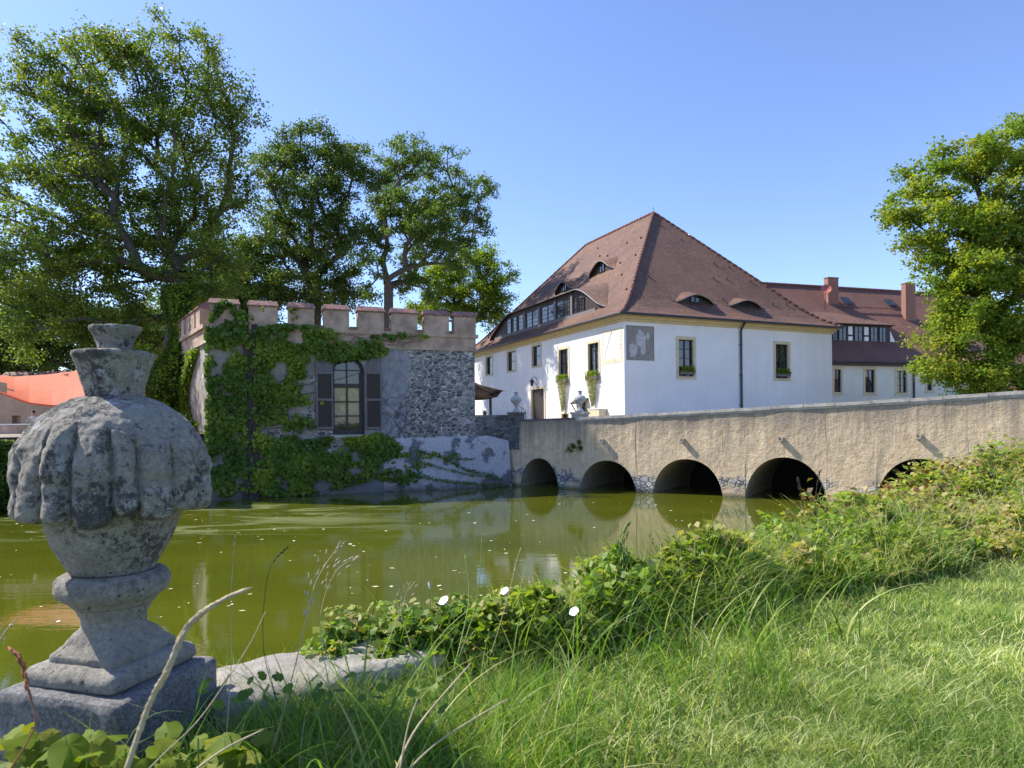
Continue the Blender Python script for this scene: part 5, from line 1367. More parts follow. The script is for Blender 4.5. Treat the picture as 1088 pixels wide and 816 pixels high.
# ================================================================ NEAR BANK: coping and urn
cw = thing('moat_wall', 'low old moat wall with broad flat coping stones under the big urn', 'wall', (-1.3, 2.1, 0))
dC = (Vector((-.81,2.62))-Vector((-1.63,2.09))).normalized(); CF = Frame(Vector((-1.63,2.09)), dC)    # outward n = (dy,-dx) points inland/camera
def rough_slab(F, t0, t1, n0, n1, z0, z1, amp, name, mat, parent, res=.03, seed=0, rnd=.03):
    nt, nn, nz = max(2, int((t1-t0)/res)), max(2, int((n1-n0)/res)), max(2, int((z1-z0)/res))
    mb = MB()
    def q(t, n, z):
        # round the edges
        dn = max(0, rnd-(n1-n), rnd-(n-n0)); dz = max(0, rnd-(z1-z)); dt = max(0, rnd-(t1-t), rnd-(t-t0))
        e = math.sqrt(dn*dn+dz*dz+dt*dt)
        if e > rnd:
            k = rnd/e
            if dn > 0: n = (n1-rnd+dn*k) if n > (n0+n1)/2 else (n0+rnd-dn*k)
            if dz > 0: z = z1-rnd+dz*k
            if dt > 0: t = (t1-rnd+dt*k) if t > (t0+t1)/2 else (t0+rnd-dt*k)
        v = Vector(F.p(t, n, z)); d = noise.noise(v*6+Vector((seed,0,0)))*amp+noise.noise(v*22)*amp*.5
        return v+Vector((F.n.x*d*.6, F.n.y*d*.6, d))
    def patch(fn, a, b):
        V = [fn(i/a, j/b) for i in range(a+1) for j in range(b+1)]; mb.add(V, [(i*(b+1)+j, (i+1)*(b+1)+j, (i+1)*(b+1)+j+1, i*(b+1)+j+1) for i in range(a) for j in range(b)])
    patch(lambda a, b: q(lerp(t0,t1,a), lerp(n0,n1,b), z1), nt, nn)
    patch(lambda a, b: q(lerp(t0,t1,a), n1, lerp(z0,z1,b)), nt, nz); patch(lambda a, b: q(lerp(t0,t1,a), n0, lerp(z0,z1,b)), nt, nz)
    patch(lambda a, b: q(t0, lerp(n0,n1,a), lerp(z0,z1,b)), nn, nz); patch(lambda a, b: q(t1, lerp(n0,n1,a), lerp(z0,z1,b)), nn, nz)
    return mb.build(name, mat, parent, True)
rough_slab(CF, -3.2, -.32, .0, .30, 2.45, 2.74, .008, 'coping_stone', M['slab2'], cw, .05, 1)
rough_slab(CF, .58, 1.42, -.01, .36, 2.42, 2.705, .020, 'coping_stone', M['slab2'], cw, .02, 2, .05)
mb = MB(); mb.fbox(CF, -6, 2.6, .04, .5, -.6, 2.46); mb.build('wall', M['bank'], cw)
mb = MB(); mb.fbox(CF, 1.45, 2.6, .03, .35, 2.3, 2.52); mb.build('coping_stone', M['slab2'], cw)

# big urn: profile in pixels around u=120, Y=2.1
UY = 2.12; uc = at(122.5, 735, UY); UX = uc.x
def pz_(v): return HCAM+ray(117, v)[1]*UY
PXM = UY/FPX*.855
urn = thing('stone_urn', 'large weathered stone urn with draped dome on the moat wall in the foreground', 'urn', (UX, UY, 2.62))
def disp(mb_, amp, f1=9, f2=30, lx=.0):
    out = []
    for v in mb_.v:
        p = Vector(v); c = Vector((UX, UY, p.z)); d = (p-c); d = d.normalized() if d.length > .01 else Vector((0,0,1))
        k = noise.noise(p*f1)*amp+noise.noise(p*f2)*amp*.55+noise.noise(p*70)*amp*.38+noise.noise(p*150)*amp*.2; q = p+d*k+Vector((0,0,k*.4)); out.append(tuple(q))
    mb_.v = out
def dense(prof, step=.010):
    out = [prof[0]]
    for a, b in zip(prof, prof[1:]):
        L = math.hypot(b[0]-a[0], b[1]-a[1]); k = max(1, int(L/step)); out += [(lerp(a[0],b[0],i/k), lerp(a[1],b[1],i/k)) for i in range(1, k+1)]
    return out
def upart(name, prof, amp=.006, sides=180, fn=None, dx=0, sm=True):
    P = dense([(r*PXM, pz_(v)) for r, v in prof]); mb = MB(); mb.lathe([(r, z) for r, z in P], (UX+dx*PXM, UY, 0), sides, fn=fn); disp(mb, amp); return mb.build(name, M['urn'], urn, sm)
upart('finial', [(17,376),(19,373),(20,366),(24,356),(28,352),(29,349),(28,347),(20,347.8),(5,348)], .005, dx=4)
oct8 = lambda r, z, w: r*(1+.035*math.cos(8*w+.4))
upart('collar', [(30,424),(30,420),(33,408),(38,392),(43,381),(44.5,378),(44,375),(40,373.5),(20,373.5)], .005, fn=oct8, dx=3)
# bowl under the drapery
upart('bowl', [(60,520),(76,541),(74,552),(70,562),(65,574),(54,591),(46,604),(40,607)], .005)
upart('neck_ring', [(42,606),(50,605),(58,608),(62,613),(62.5,620),(60,627),(55,631),(49,633),(47,637),(44,640)], .005)
# stem and foot: round above, square below with a corner turned to the viewer
UF = Frame((UX, UY), (math.cos(R(15)), -math.sin(R(15)))); ang0 = math.atan2(UF.n.y, UF.n.x)-math.pi/4
def sq(k):
    def fn(r, z, w):
        c, s_ = abs(math.cos(w-ang0-math.pi/4+math.pi/4*0)), abs(math.sin(w-ang0-math.pi/4))
        a = w-ang0-math.pi/4; p = 2+k*16; m = (abs(math.cos(a))**p+abs(math.sin(a))**p)**(-1/p)
        return r*m
    return fn
def footfn(r, z, w):
    v_ = (HCAM-z)/UY*FPX+446; k = min(1, max(0, (v_-660)/22)); return sq(k)(r*(1-.17*k), z, w)
upart('stem', [(44,638),(40,645),(36,652),(35.5,660),(38,668),(45,677),(53,682),(59,685),(60,686),(60,692),(59,693)], .005, fn=footfn)
upart('foot', [(54,691.5),(66,692.5),(74,695),(78,699),(79,704),(78,709),(75,712),(40,713)], .006, fn=lambda r, z, w: sq(.8)(r*.86, z, w))
# drapery dome with hanging folds
lob = random.Random(9); NL = 17; edges = sorted([(k+lob.uniform(-.22,.22))/NL*2*math.pi for k in range(NL)])
lobp = [(lob.uniform(.75,1.15), lob.uniform(-9,7), lob.uniform(-12,16), lob.uniform(-.05,.05)) for k in range(NL)]
def lobe(w):
    w = w % (2*math.pi)
    for k in range(NL):
        a, b = edges[k], edges[(k+1)%NL]+(2*math.pi if k == NL-1 else 0)
        ww = w if w >= a or k < NL-1 else w+2*math.pi
        if a <= ww < b: return k, (ww-a)/(b-a)
    return NL-1, (w+2*math.pi-edges[-1])/(edges[0]+2*math.pi-edges[-1])
dprof = [(r*.965, v) for r, v in [(18,421),(32,421.5),(45,424.5),(58,430),(70,437),(82,446),(92,456),(100,468),(105,478),(108,490),(109.5,504),(111,518),(112,528),(112,534),(109.5,538),(101,540.5),(86,541.5),(74,541),(60,536)]]
P = dense([(r, v) for r, v in dprof], 2.2)
SD = 360; mb = MB(); V = []
for i, (r, v) in enumerate(P):
    for k in range(SD):
        w = 2*math.pi*k/SD; kk, q = lobe(w); am, botm, start, off = lobp[kk]
        act = sstep(456+start*1.3, 478+start, v)          # where folds begin
        bump_ = (math.sin(math.pi*q)**.36)             # rounded folds with sharp grooves
        rr = r-act*(1-bump_)*17*am+act*bump_*1.5*am+act*off*26
        vv = v+act*botm*sstep(480, 540, v)*(.9)+8*act*bump_*sstep(515, 541, v)-4*act*sstep(515, 541, v)
        # secondary bulge: overlapping leaf edge at mid height on some folds
        if kk % 3 == 0: rr += 4.5*act*sstep(505, 498, v)*bump_
        if kk % 3 == 1: rr -= 3.0*sstep(500, 512, v)*bump_
        lump = noise.noise(Vector((math.cos(w)*2.2, math.sin(w)*2.2, v*.022)))*2.6+noise.noise(Vector((math.cos(w)*5, math.sin(w)*5, v*.05+4)))*2.2
        rr += lump*sstep(425, 445, v)
        V.append((UX+3*PXM+rr*PXM*math.cos(w), UY+rr*PXM*math.sin(w), pz_(vv)))
n = len(P); fs = [(i*SD+k, i*SD+(k+1)%SD, (i+1)*SD+(k+1)%SD, (i+1)*SD+k) for i in range(n-1) for k in range(SD)]+[tuple(range(SD-1,-1,-1))]
mb.add(V, fs); disp(mb, .0065, 14, 38); mb.build('drapery', M['urn'], urn, True)
rough_slab(UF, -.235, .23, -.20, .215, 2.60, pz_(712.5), .007, 'plinth', M['slab'], urn, .016, 4, .02)

# ================================================================ NEAR VEGETATION
def blades(P, L, W, lean, nseg, mat, name, rnd, seed, parent=None, ldir=None, curl=1.0):
    g = np.random.default_rng(seed); N = len(P); th = g.random(N)*2*np.pi; d = np.column_stack([np.cos(th), np.sin(th), np.zeros(N)])
    if ldir is not None: d = d*.75+ldir; d /= (np.linalg.norm(d, axis=1)[:,None]+1e-9)
    ph = g.random(N)*2*np.pi; side = np.column_stack([np.cos(ph), np.sin(ph), np.zeros(N)])
    V = np.empty((N, nseg+1, 2, 3))
    for i in range(nseg+1):
        t = i/nseg; bend = lean*(t**(1.0+curl)); h = t*np.sqrt(np.clip(1-(lean*t)**2*.55, .05, 1))
        c = P+d*(bend*L)[:,None]+np.array([0,0,1])*(h*L)[:,None]
        w = W*(1-t**1.6*.92)*(.75 if i == 0 else 1)
        V[:,i,0] = c-side*w[:,None]*.5; V[:,i,1] = c+side*w[:,None]*.5
    b = (np.arange(N)*(nseg+1)*2)[:,None,None]; q = np.arange(nseg)*2
    F = np.stack([q, q+1, q+3, q+2], 1)[None]+b
    return np_mesh(name, V.reshape(-1,3), F.reshape(-1,4), mat, parent, np.repeat(rnd, nseg))
def scatter(n, seed, x0, x1, y0, y1, pw=1.0):
    g = np.random.default_rng(seed); a = (g.random(n)*2-1)*.92; Y = y0+(y1-y0)*g.random(n)**pw
    return np.column_stack([a*Y, Y]), g
def lump(P, f, s):
    return np.array([noise.noise(Vector((x*f, y*f, s))) for x, y in P])
# lawn
P, g = scatter(300000, 51, 0, 0, 1.7, 8.5, 1.25)
s, f = pathinfo(P); w = np.interp(f, np.arange(len(PW)), PW)
k = (s > w*.8) & (P[:,0] > -1.2)
P, s, w = P[k], s[k], w[k]
lp = lump(P, 1.6, 2); lp2 = lump(P, 5, 7); N = len(P)
tallz = np.clip((.15-(P[:,0]-.25-(P[:,1]-2)*.35))/1.0, 0, 1)          # longer towards the bank on the left
L = (.022+.040*g.random(N))*(1+.8*np.clip(lp, -.3, .6)+.9*np.clip(lp2, 0, .6))*(1+1.2*tallz)*(.8+.06*P[:,1])
rn = np.clip(.36+.26*g.normal(size=N)+.5*lp2+.45*lump(P, .8, 44)-.2*tallz, 0, 1); rn = np.where(g.random(N) < .17+.25*np.clip(lump(P, .9, 40), 0, 1), .8+.15*g.random(N), rn)
lean = .35+.85*g.random(N)
wd = np.array([[.12,-.12,0]])
P3 = np.column_stack([P, gz(P)-.004])
tag(blades(P3, L, (.0022+.0022*g.random(N))*(.7+.22*P[:,1]), lean, 3, M['lawn'], 'lawn_grass', rn, 52, ldir=np.repeat(wd, N, 0)), 'mown sunlit grass on the near bank', 'grass', kind='stuff')
# clippings: pale short flat bits
P, g = scatter(26000, 61, 0, 0, 2.0, 8.0, 1.2); s, f = pathinfo(P); w = np.interp(f, np.arange(len(PW)), PW)
k = (s > w*.95) & (P[:,0] > .2+.0*P[:,1]); P = P[k]; q = lump(P, 1.3, 9); P = P[(q+.25*g.normal(size=len(q))) > .0]; N = len(P)
tag(blades(np.column_stack([P, gz(P)+.025+.02*g.random(N)]), .05+.05*g.random(N), .003+.002*g.random(N), 1.15+.1*g.random(N), 3, M['lawn'], 'grass_clippings', .65+.35*g.random(N), 62, curl=.2), 'pale dry clippings lying on the mown grass', 'grass', kind='stuff')
# tall grass towards bank (left and middle)
def region(n, seed, fn, y1=5):
    P, g = scatter(n, seed, 0, 0, 1.25, y1, 1.0); s, f = pathinfo(P); k = fn(P, s, f, g); return P[k], s[k], f[k], g
P, s, f, g = region(60000, 71, lambda P, s, f, g: (s > .12) & (s < .2+1.2*g.random(len(P))**1.3) & (P[:,0] < 1.3+.5*(P[:,1]-3)) & (P[:,0] > -1.5) & ~((s < .48) & (f < 2.95)))
dens = lump(P, 2.2, 4); k = g.random(len(P)) < .55+.9*dens; P, s = P[k], s[k]; dens = dens[k]; N = len(P)
L = (.08+.15*g.random(N)**1.6)*(1+.5*np.clip(dens, -.4, .8))*np.clip(.55+.35*P[:,1]-.25, .5, 1.15)
dk = (P[:,0] < .2) & (s < 1)
tag(blades(np.column_stack([P, gz(P)-.01]), L, .0035+.0045*g.random(N)**2, .25+.9*g.random(N), 5, M['tall'], 'meadow_grass', np.clip(.38+.2*g.normal(size=N)+(g.random(N) < .07)*.6, 0, 1), 72), 'long uncut grass in front of the moat wall', 'grass', kind='stuff')
g = np.random.default_rng(77); n = 9000; u_ = g.uniform(200, 620, n); v_ = g.uniform(722, 850, n); az = np.array([ray(a, b) for a, b in zip(u_, v_)]); Y_ = 1.02/np.maximum(-az[:,1], .2)
P = np.column_stack([az[:,0]*Y_, Y_]); k = (lump(P, 3.5, 3) > -.12) & ~((u_ < 330) & (v_ < 742)); P = P[k]; N = len(P)
tag(blades(np.column_stack([P, gz(P)-.01]), .10+.17*g.random(N)**1.4, .0025+.004*g.random(N)**2, .3+.8*g.random(N), 6, M['tall'], 'foreground_grass', np.clip(.45+.22*g.normal(size=N)+(g.random(N) < .14)*.5, 0, 1), 78), 'dense uncut grass at the bottom of the view in front of the coping', 'grass', kind='stuff')
# lengthy arching blades
P, s, f, g = region(2200, 81, lambda P, s, f, g: (s > .1) & (s < 1.2) & (P[:,0] < 1.6) & (P[:,0] > -1.1) & (P[:,1] > 1.5) & ~((s < .48) & (f < 2.95)))
N = len(P)
tag(blades(np.column_stack([P, gz(P)-.01]), .22+.26*g.random(N), .005+.006*g.random(N), .3+.75*g.random(N), 9, M['tall'], 'arching_grass', np.clip(.45+.25*g.normal(size=N), 0, 1), 82), 'long arching grass blades over the bank edge', 'grass', kind='stuff')

# undergrowth belt
def belt(n, seed, f0, f1, wlo=0.0, whi=1.0):
    g = np.random.default_rng(seed); f = f0+(f1-f0)*g.random(n); i = np.floor(f).astype(int); fr = f-i
    p = PATH[i]*(1-fr)[:,None]+PATH[i+1]*fr[:,None]; d = PATH[i+1]-PATH[i]; Ls = np.linalg.norm(d, axis=1); keep = g.random(n) < Ls/1.65; d = d/Ls[:,None]
    nrm = np.column_stack([d[:,1], -d[:,0]]); w = np.interp(f, np.arange(len(PW)), PW)
    s = w*(wlo+(whi-wlo)*g.random(n)); p = p+nrm*s[:,None]; return p[keep], (s/w)[keep], f[keep], g
P, q, f, g = belt(150000, 91, 3.0, 13.3, -.12, 1.0)
N = len(P); h = np.interp(f, np.arange(len(PH)), PH); lp = lump(P, 2.1, 5); lp2 = lump(P, 6, 6)
hh = h*(1-.75*np.clip(q, 0, 1)**2.2)*(1+.75*lp+.55*lp2)
a = g.random(N)**.55; z = gz(P)*1.0; z = np.where(q < 0, gz(P+0)*0+np.interp(f, np.arange(len(PZ)), PZ)-.1, z)+a*hh
tone = np.clip(.22+.35*g.random(N)+.6*lp2+.55*lump(P, 1.2, 15)+.12*a+(g.random(N) < .08)*.5+np.clip((P[:,0]-2.2)*.3, 0, .5)*(g.random(N) < .45), 0, 1)
C_ = np.column_stack([P, z]); jit = g.normal(size=(N,3))*.02; sz = (.028+.030*g.random(N))*(.8+.05*P[:,1])
near = P[:,1] < 5.2
sel = near | (g.random(N) < .5)
C_ = (C_+jit)[sel]; tone = tone[sel]; sz = sz[sel]; Ps = P[sel]
# broad leaf share, red share by place
red = np.exp(-((Ps[:,0]-2.75)**2+(Ps[:,1]-5.7)**2)/.12)*.9+.35*np.exp(-((Ps[:,0]-5.3)**2+(Ps[:,1]-6.9)**2)/.6)+.25*np.exp(-((Ps[:,0]-4.0)**2+(Ps[:,1]-6.4)**2)/.5)
red = (np.random.default_rng(3).random(len(Ps)) < red*.6)
tag(leaves('bank_undergrowth', C_[~red], sz[~red]*1.15, M['under'], None, tone[~red], up=.8, seed=92, wid=.40, droop=.5), 'dense leafy undergrowth of bindweed and creeper along the bank edge', 'undergrowth', kind='stuff')
tag(leaves('red_creeper', C_[red]+np.array([0,0,.03]), sz[red]*1.3, M['red_under'], None, None, up=.8, seed=93, wid=.38), 'creeper turning red among the bank undergrowth', 'creeper', kind='stuff')
# bigger lobed creeper leaves sitting on top
P, q, f, g = belt(9000, 94, 3.4, 13.2, -.05, .85); N = len(P); h = np.interp(f, np.arange(len(PH)), PH)*(1-.75*np.clip(q,0,1)**2.2)*(1+.55*lump(P, 2.1, 5)+.35*lump(P, 6, 6))
zz = gz(P); zz = np.where(q < 0, np.interp(f, np.arange(len(PZ)), PZ)-.1, zz)+h*(.85+.25*g.random(N))
cc = np.column_stack([P, zz]); C5 = []; D5 = []
sel = lump(P, 1.5, 22) > .05; cc = cc[sel]
for k in range(5):
    an = 2*math.pi*k/5+np.zeros(len(cc))+g.random(1); dv = np.column_stack([np.cos(an), np.sin(an), -.5+0*an]); C5.append(cc+dv*.032); D5.append(dv)
tag(leaves('five_leaf_creeper', np.concatenate(C5), .062, M['under'], None, np.tile(np.clip(.45+.4*g.random(len(cc)), 0, 1), 5), up=1.2, seed=95, wid=.26, dirs=np.concatenate(D5)), 'fresh five part creeper leaves on top of the bank undergrowth', 'creeper', kind='stuff')
# grass and dry stems inside the belt
P, q, f, g = belt(62000, 96, 4.2, 13.3, 0, 1.05); N = len(P); h = np.interp(f, np.arange(len(PH)), PH)
cl = lump(P, 1.7, 33); k = (cl+.45*g.random(N)+.25*((P[:,0] > .9) & (P[:,0] < 3.0))) > .12; P, q, h, f = P[k], q[k], h[k], f[k]; N = len(P)
rn = np.clip(.35+.25*g.normal(size=N)+(g.random(N) < .26+.25*(P[:,0] > 2.2))*.6, 0, 1)
tag(blades(np.column_stack([P, gz(P)]), h*(1.2-.6*q**2)*(.55+.6*g.random(N))*(1+.6*lump(P, 2.1, 5)), (.004+.006*g.random(N)**2)*(.8+.1*P[:,1]), .2+1.0*g.random(N), 5, M['tall'], 'bank_grass', rn, 97), 'wild grass growing through the undergrowth along the bank', 'grass', kind='stuff')
P, q, f, g = belt(2600, 98, 2.9, 13.3, 0, .8); N = len(P); h = np.interp(f, np.arange(len(PH)), PH)
mb = MB()
for i in range(N):
    if i % (2 if P[i][0] > 2.4 else 6): continue
    p = Vector((*P[i], float(gz(P[i:i+1])[0]))); L = h[i]*(.75+.45*g.random()); dx, dy = g.normal()*.35, g.normal()*.25
    pts = [p+Vector((dx*L*t**1.4, dy*L*t**1.4, L*t)) for t in (0, .5, .8, 1)]; mb.tube(pts, [.0022, .002, .0016, .001], 4, False)
tag(mb.build('dry_stems', M['straw']), 'thin dry stems standing in the bank undergrowth', 'dry stems', kind='stuff')

# broad leaves at the lower left
bl = thing('broadleaf_creeper', 'yellow green broad leaved creeper at the foot of the urn plinth', 'plant', (-1.0, 1.6, 2.55))
g = np.random.default_rng(120); V = []; F = []; rn = []
def heart(c, a, w, nrm, L, k=9):
    c, a, w, nrm = map(np.array, (c, a, w, nrm)); out = [c+nrm*L*.03]
    M_ = 16
    base = len(V)
    V.append(c)
    pts = []
    for i in range(M_+1):
        t = 2*math.pi*i/M_; r = .5*(1-.18*abs(math.cos(t/2))**8+.05*math.cos(9*t)); x = math.cos(t)*r*(1.05 if math.cos(t) > 0 else .8)+.12; y = math.sin(t)*r*.86
        zz = -.32*abs(y)**1.3*1.0-.35*max(0, x)**2+.05*math.cos(6*t)
        pts.append(c+a*x*L+w*y*L+nrm*zz*L)
    V.extend(pts)
    for i in range(0, M_, 2): F.append((base, base+1+i, base+2+i, base+3+i))
def plant(P, n, L0, L1, hz, up=1.0, md=None):
    for i in range(n):
        p = P(i); nrm = np.array([g.normal()*.45, g.normal()*.45-.2, up]); nrm /= np.linalg.norm(nrm); d = np.array([g.normal(), g.normal()-.4, -.2]); a = d-d.dot(nrm)*nrm; a /= np.linalg.norm(a); w = np.cross(nrm, a)
        k0 = len(F); heart(p, a, w, nrm, L0+(L1-L0)*g.random()); t_ = np.clip(g.random()*.8+.1, 0, 1); rn.extend([t_]*(len(F)-k0))
def Pf(i):
    u = g.uniform(8, 275); v = g.uniform(777, 845); Y = g.uniform(1.52, 1.78)-.10*(v-790)/40; return np.array(at(u, v, Y))
plant(Pf, 95, .05, .105, .1)
V = np.array(V); F = np.array(F); np_mesh('foliage', V, F, M['big'], bl, np.array(rn), smooth=True)
mb = MB()
for i in range(40): p = Vector(Pf(i)); mb.tube([(p.x+g.normal()*.03, p.y+.03, 2.5), p+Vector((0,0,-.04)), p], .002, 5)
mb.build('stem', M['green_stem'], bl)
# scattered broader weeds along the coping
bw_ = thing('broadleaf_weed', 'leafy bright green weed on the coping between the urn and the white flowers', 'plant', (-.5, 2.7, 2.6)); V = []; F = []; rn = []
def Pf2(i):
    u = g.uniform(345, 640); t = (u-345)/295; v = g.uniform(lerp(646, 612, t), lerp(668, 690, t)); Y = lerp(2.75, 3.25, t)-.4*(v-lerp(646,612,t))/60; return np.array(at(u, v, Y))
plant(Pf2, 520, .022, .05, .1, .8); np_mesh('foliage', np.array(V), np.array(F), M['under'], bw_, np.clip(np.array(rn)+.15, 0, 1), smooth=True)
V = []; F = []; rn = []
bw2 = thing('broadleaf_weed', 'dark leafy weed in the shade right behind the urn plinth', 'plant', (-.85, 2.1, 2.55))
def Pf3(i): u = g.uniform(215, 470); v = g.uniform(715, 770); return np.array(at(u, v, 1.95+g.uniform(-.1,.15)-.003*(v-740)))
plant(Pf3, 70, .022, .045, .1, .8); np_mesh('foliage', np.array(V), np.array(F), M['under'], bw2, np.clip(np.array(rn)*.5, 0, 1), smooth=True)

# bindweed flowers
def flower(u, v, Y, label, s=.020, closed=False):
    c = at(u, v, Y); root = thing('bindweed_flower', label, 'flower', c, 'white bindweed flowers on the bank')
    ax = Vector((-.45, -.45, .7)).normalized() if not closed else Vector((-.1,-.1,1)).normalized(); a = ax.orthogonal().normalized(); b = ax.cross(a); mb = MB(); rings = []
    K = 40
    for i, (r, z) in enumerate([(.08,0),(.14,.55),(.32,1.1),(.66,1.5),(1.08,1.52)] if not closed else [(.08,0),(.2,.5),(.28,1.1),(.2,1.7),(.06,2.1)]):
        rings.append([c+ax*(z-1)*s+(a*math.cos(w)+b*math.sin(w))*r*s*(1+(.05*math.cos(5*w) if i > 2 else 0)) for w in np.linspace(0, 2*math.pi, K+1)[:-1]])
    for off, fl in ((0,0), (.0008,1)):
        mb.add([p-ax*off for rr in rings for p in rr], [((k*K+i, k*K+(i+1)%K, (k+1)*K+(i+1)%K, (k+1)*K+i) if not fl else (k*K+i, (k+1)*K+i, (k+1)*K+(i+1)%K, k*K+(i+1)%K)) for k in range(4) for i in range(K)])
    mb.build('petal', M['petal'], root, True); mb = MB(); mb.tube([c-ax*s, c-ax*s*1.5+Vector((0,.01,-.04)), Vector((c.x, c.y+.03, float(gz([(c.x, c.y+.03)])[0])))], .0018, 5); mb.build('stem', M['green_stem'], root)
flower(472.5, 639.5, 2.70, 'open white bindweed flower nearest the coping, left of the other two'); flower(537, 629, 2.85, 'white bindweed flower half hidden among leaves in the middle', .018)
flower(611, 651, 2.75, 'white bindweed flower on a tall straight stalk, lowest and furthest right'); flower(456, 622, 2.8, 'closed narrow white bindweed bud pointing up by the water', .016, True)

# individual dry stalks
def stalk(pts, r, label, mat='straw', head=None, name='grass_stalk'):
    P = [at(*p) for p in pts]; Q = []
    for i in range(len(P)-1):
        p0, p1, p2, p3 = P[max(i-1,0)], P[i], P[i+1], P[min(i+2,len(P)-1)]
        for k in range(6):
            t = k/6; Q.append(.5*((2*p1)+(-p0+p2)*t+(2*p0-5*p1+4*p2-p3)*t*t+(-p0+3*p1-3*p2+p3)*t**3))
    Q.append(P[-1]); n = len(Q); root = thing(name, label, 'stalk', Q[0]); mb = MB(); mb.tube(Q, [r*(1-.5*i/n) for i in range(n)], 7); mb.build('stem', M[mat], root, True)
    if head:
        mb = MB(); g = random.Random(int(pts[0][0])); a = int(n*head[0])
        for i in range(a, n):
            q = (i-a)/(n-a); R_ = head[1]*math.sin(math.pi*(.12+.85*q))
            for k in range(head[2]):
                w = g.uniform(0, 6.28); o = Vector((math.cos(w), math.sin(w)*.6, 0))*R_*g.uniform(.3, 1); up = (Q[min(i+1,n-1)]-Q[i-1]).normalized(); s_ = head[3]
                p = Q[i]+o; mb.tube([p-up*s_, p, p+up*s_*1.4+o*.3], [s_*.15, s_*.35, s_*.05], 5)
        mb.build('seed_head', M[mat], root, True)
    return root
stalk([(133,822,.98),(158,750,1.0),(178,712,1.0),(200,665,1.02),(232,640,1.03),(258,628,1.05)], .0042, 'thick pale dry stalk crossing in front of the urn plinth', head=(.05, .004, 8, .010))
stalk([(150,825,1.3),(175,800,1.3),(215,760,1.35),(262,690,1.4),(282,650,1.42)], .0016, 'thin straight straw behind the thick pale stalk')
stalk([(420,820,1.35),(445,770,1.4),(500,705,1.5)], .0028, 'orange brown dry stalk leaning right near the bottom middle', 'straw')
stalk([(432,820,1.35),(470,785,1.4),(540,742,1.5)], .0024, 'low pale stalk fanning right from the bottom middle')
stalk([(424,822,1.35),(434,770,1.38),(444,742,1.4)], .0022, 'short upright brown stalk at the bottom middle')
stalk([(205,820,1.2),(240,795,1.22),(280,775,1.25)], .0026, 'short pale stalk low in front of the broad leaves')
stalk([(8,822,1.25),(28,790,1.28),(38,765,1.3),(30,735,1.32),(22,702,1.34),(12,690,1.35)], .0018, 'bent red brown stalk at the left edge', 'reddry', (.55, .006, 2, .008))
stalk([(-5,690,1.3),(5,672,1.3),(20,655,1.3)], .0020, 'pale stalk tip poking in at the left edge beside the urn')
stalk([(240,790,1.8),(246,700,1.9),(245,640,1.95),(250,570,2.0)], .0011, 'upright feathery grass stalk right of the urn', head=(.78, .004, 3, .005))
stalk([(300,760,2.0),(280,690,2.1),(285,610,2.15),(305,582,2.2)], .0012, 'dark arching grass stalk against the water', 'stem', (.75, .004, 3, .005))
stalk([(290,800,1.9),(318,690,2.1),(335,620,2.2),(362,577,2.25)], .0022, 'branching dry stalk with many twiggy seed ends', head=(.5, .05, 2, .010))
stalk([(350,730,2.1),(340,660,2.2),(355,610,2.25),(378,592,2.3)], .0016, 'second dry branching stalk leaning over the coping', head=(.55, .035, 2, .009))
stalk([(405,700,2.4),(425,650,2.5),(435,620,2.5)], .0016, 'short dry twiggy stalk above the coping', head=(.4, .045, 3, .007))
stalk([(480,720,2.4),(498,640,2.6),(494,590,2.7)], .0028, 'upright green reed leaf in front of the water', 'green_stem')
stalk([(480,720,2.4),(506,640,2.6),(512,572,2.7)], .0022, 'slender green reed with pale tip in front of the water', 'green_stem')
stalk([(520,700,2.5),(538,640,2.6),(548,600,2.7),(553,583,2.7)], .0012, 'thin white plumed stalk before the water', head=(.5, .003, 3, .005))
stalk([(585,800,2.1),(605,730,2.3),(610,665,2.6),(611,656,2.7)], .0016, 'straight green stalk below the lowest white flower', 'green_stem')
stalk([(655,640,3.3),(662,600,3.4),(661,575,3.4),(668,556,3.4)], .0045, 'leafy shoot climbing above the undergrowth against the bridge reflection', 'green_stem', (.3, .03, 2, .014))
stalk([(702,630,3.8),(698,590,3.9),(690,567,3.9)], .0022, 'small budding shoot beside the taller leafy shoot', 'green_stem', (.5, .02, 1, .010))
stalk([(905,820,2.05),(880,795,2.15),(858,775,2.2),(845,762,2.25),(822,765,2.3)], .0022, 'fallen pale straw curving across the mown lawn')
stalk([(560,820,1.9),(578,760,1.95),(600,715,2.0)], .0014, 'pale grass stem rising from the uncut grass at the bottom', 'straw')
stalk([(855,545,5.2),(850,520,5.2),(848,508,5.2)], .002, 'grey dried flower spike above the red creeper', 'stem', (.45, .014, 3, .009))
stalk([(866,545,5.3),(868,515,5.3),(872,500,5.3)], .002, 'second grey dried flower spike by the last visible arch', 'stem', (.45, .014, 3, .009))

# floating flakes on the water
g = np.random.default_rng(200); N = 750
u = g.uniform(-10, 830, N); v = 519+150*g.random(N)**1.3; a = (u-CU)/FPX; Y = HCAM/((v-446)/FPX+.01*a); X = a*Y
nz_ = lump(np.column_stack([X*.35, Y*.8]), 1.0, 3); k = (g.random(N) < .35+1.2*nz_) & (Y < 29) & (Y > 8); X, Y = X[k], Y[k]; N = len(X); s_ = (.03+.07*g.random(N)**2)
th = g.random(N)*6.28; V = np.empty((N,4,3))
for j in range(4): V[:,j,0] = X+s_*np.cos(th+j*1.57)*(1 if j % 2 else .6); V[:,j,1] = Y+s_*np.sin(th+j*1.57)*(1 if j % 2 else .6); V[:,j,2] = .006
tag(np_mesh('floating_leaves', V.reshape(-1,3), np.arange(N*4).reshape(N,4), M['flake'], None, g.random(N)), 'pale flakes and fallen leaves floating on the green water', 'floating leaves', kind='stuff')

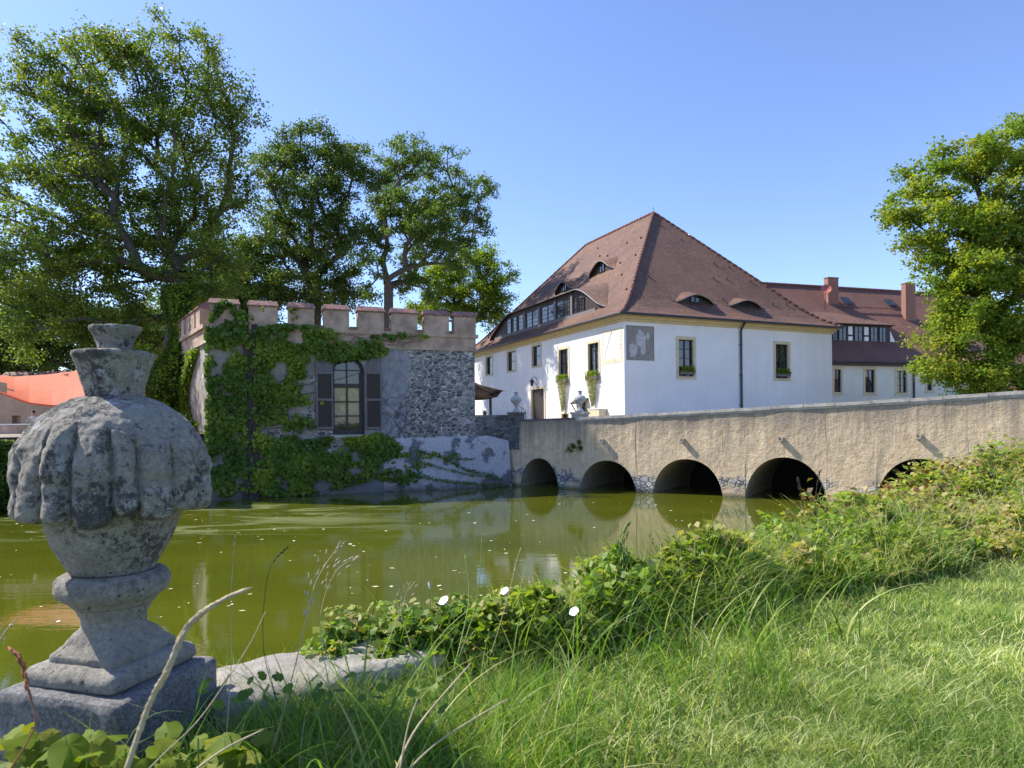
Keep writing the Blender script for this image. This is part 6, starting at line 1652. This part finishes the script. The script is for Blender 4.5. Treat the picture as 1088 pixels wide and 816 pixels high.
# ================================================================ CAMERA, LIGHT, SKY
cam = bpy.data.cameras.new('camera'); co = link('camera', cam); cam.sensor_width = 36; cam.lens = FPX/1088*36; cam.shift_y = 38/1088
cam.clip_start = .05; cam.clip_end = 3000
m = Matrix(((1, KR, 0, 0), (0, 0, -1, 0), (-KR, 1, 0, HCAM), (0, 0, 0, 1))); 
co.matrix_world = Matrix.Translation((0,0,HCAM)) @ Matrix(((1,KR,0,0),(0,0,-1,0),(-KR,1,0,0),(0,0,0,1))).to_quaternion().to_matrix().to_4x4()
cam.dof.use_dof = True; cam.dof.focus_distance = 7.0; cam.dof.aperture_fstop = 8.0
sc.camera = co
SH = Vector((-.96, .28)).normalized(); EL = R(46)
S = Vector((SH.x*math.cos(EL), SH.y*math.cos(EL), math.sin(EL)))
sun = bpy.data.lights.new('sun', 'SUN'); sun.energy = 4.9; sun.angle = R(.53); sun.color = (1, .93, .82); so = link('sun', sun); so.rotation_euler = S.to_track_quat('Z', 'Y').to_euler(); so.location = S*60
w = bpy.data.worlds.new('World'); sc.world = w; w.use_nodes = True; nt = w.node_tree; bg = nt.nodes['Background']; sky = nt.nodes.new('ShaderNodeTexSky'); sky.sky_type = 'NISHITA'; sky.sun_disc = False
sky.sun_elevation = EL; sky.sun_rotation = math.atan2(SH.x, SH.y); sky.air_density = 1.0; sky.dust_density = .35; sky.ozone_density = 3.0; sky.altitude = 200
tn = nt.nodes.new('ShaderNodeMix'); tn.data_type = 'RGBA'; tn.blend_type = 'MULTIPLY'; tn.inputs[0].default_value = 1.0; tn.inputs[7].default_value = (.90, .90, 1.08, 1)
nt.links.new(sky.outputs[0], tn.inputs[6]); nt.links.new(tn.outputs[2], bg.inputs[0]); bg.inputs[1].default_value = .15
sc.view_settings.view_transform = 'Standard'; sc.view_settings.look = 'None'; sc.view_settings.gamma = 1; sc.view_settings.exposure = 0.76; sc.view_settings.use_curve_mapping = False
sc.cycles.max_bounces = 8; sc.cycles.transmission_bounces = 4; sc.cycles.transparent_max_bounces = 6; sc.cycles.diffuse_bounces = 4
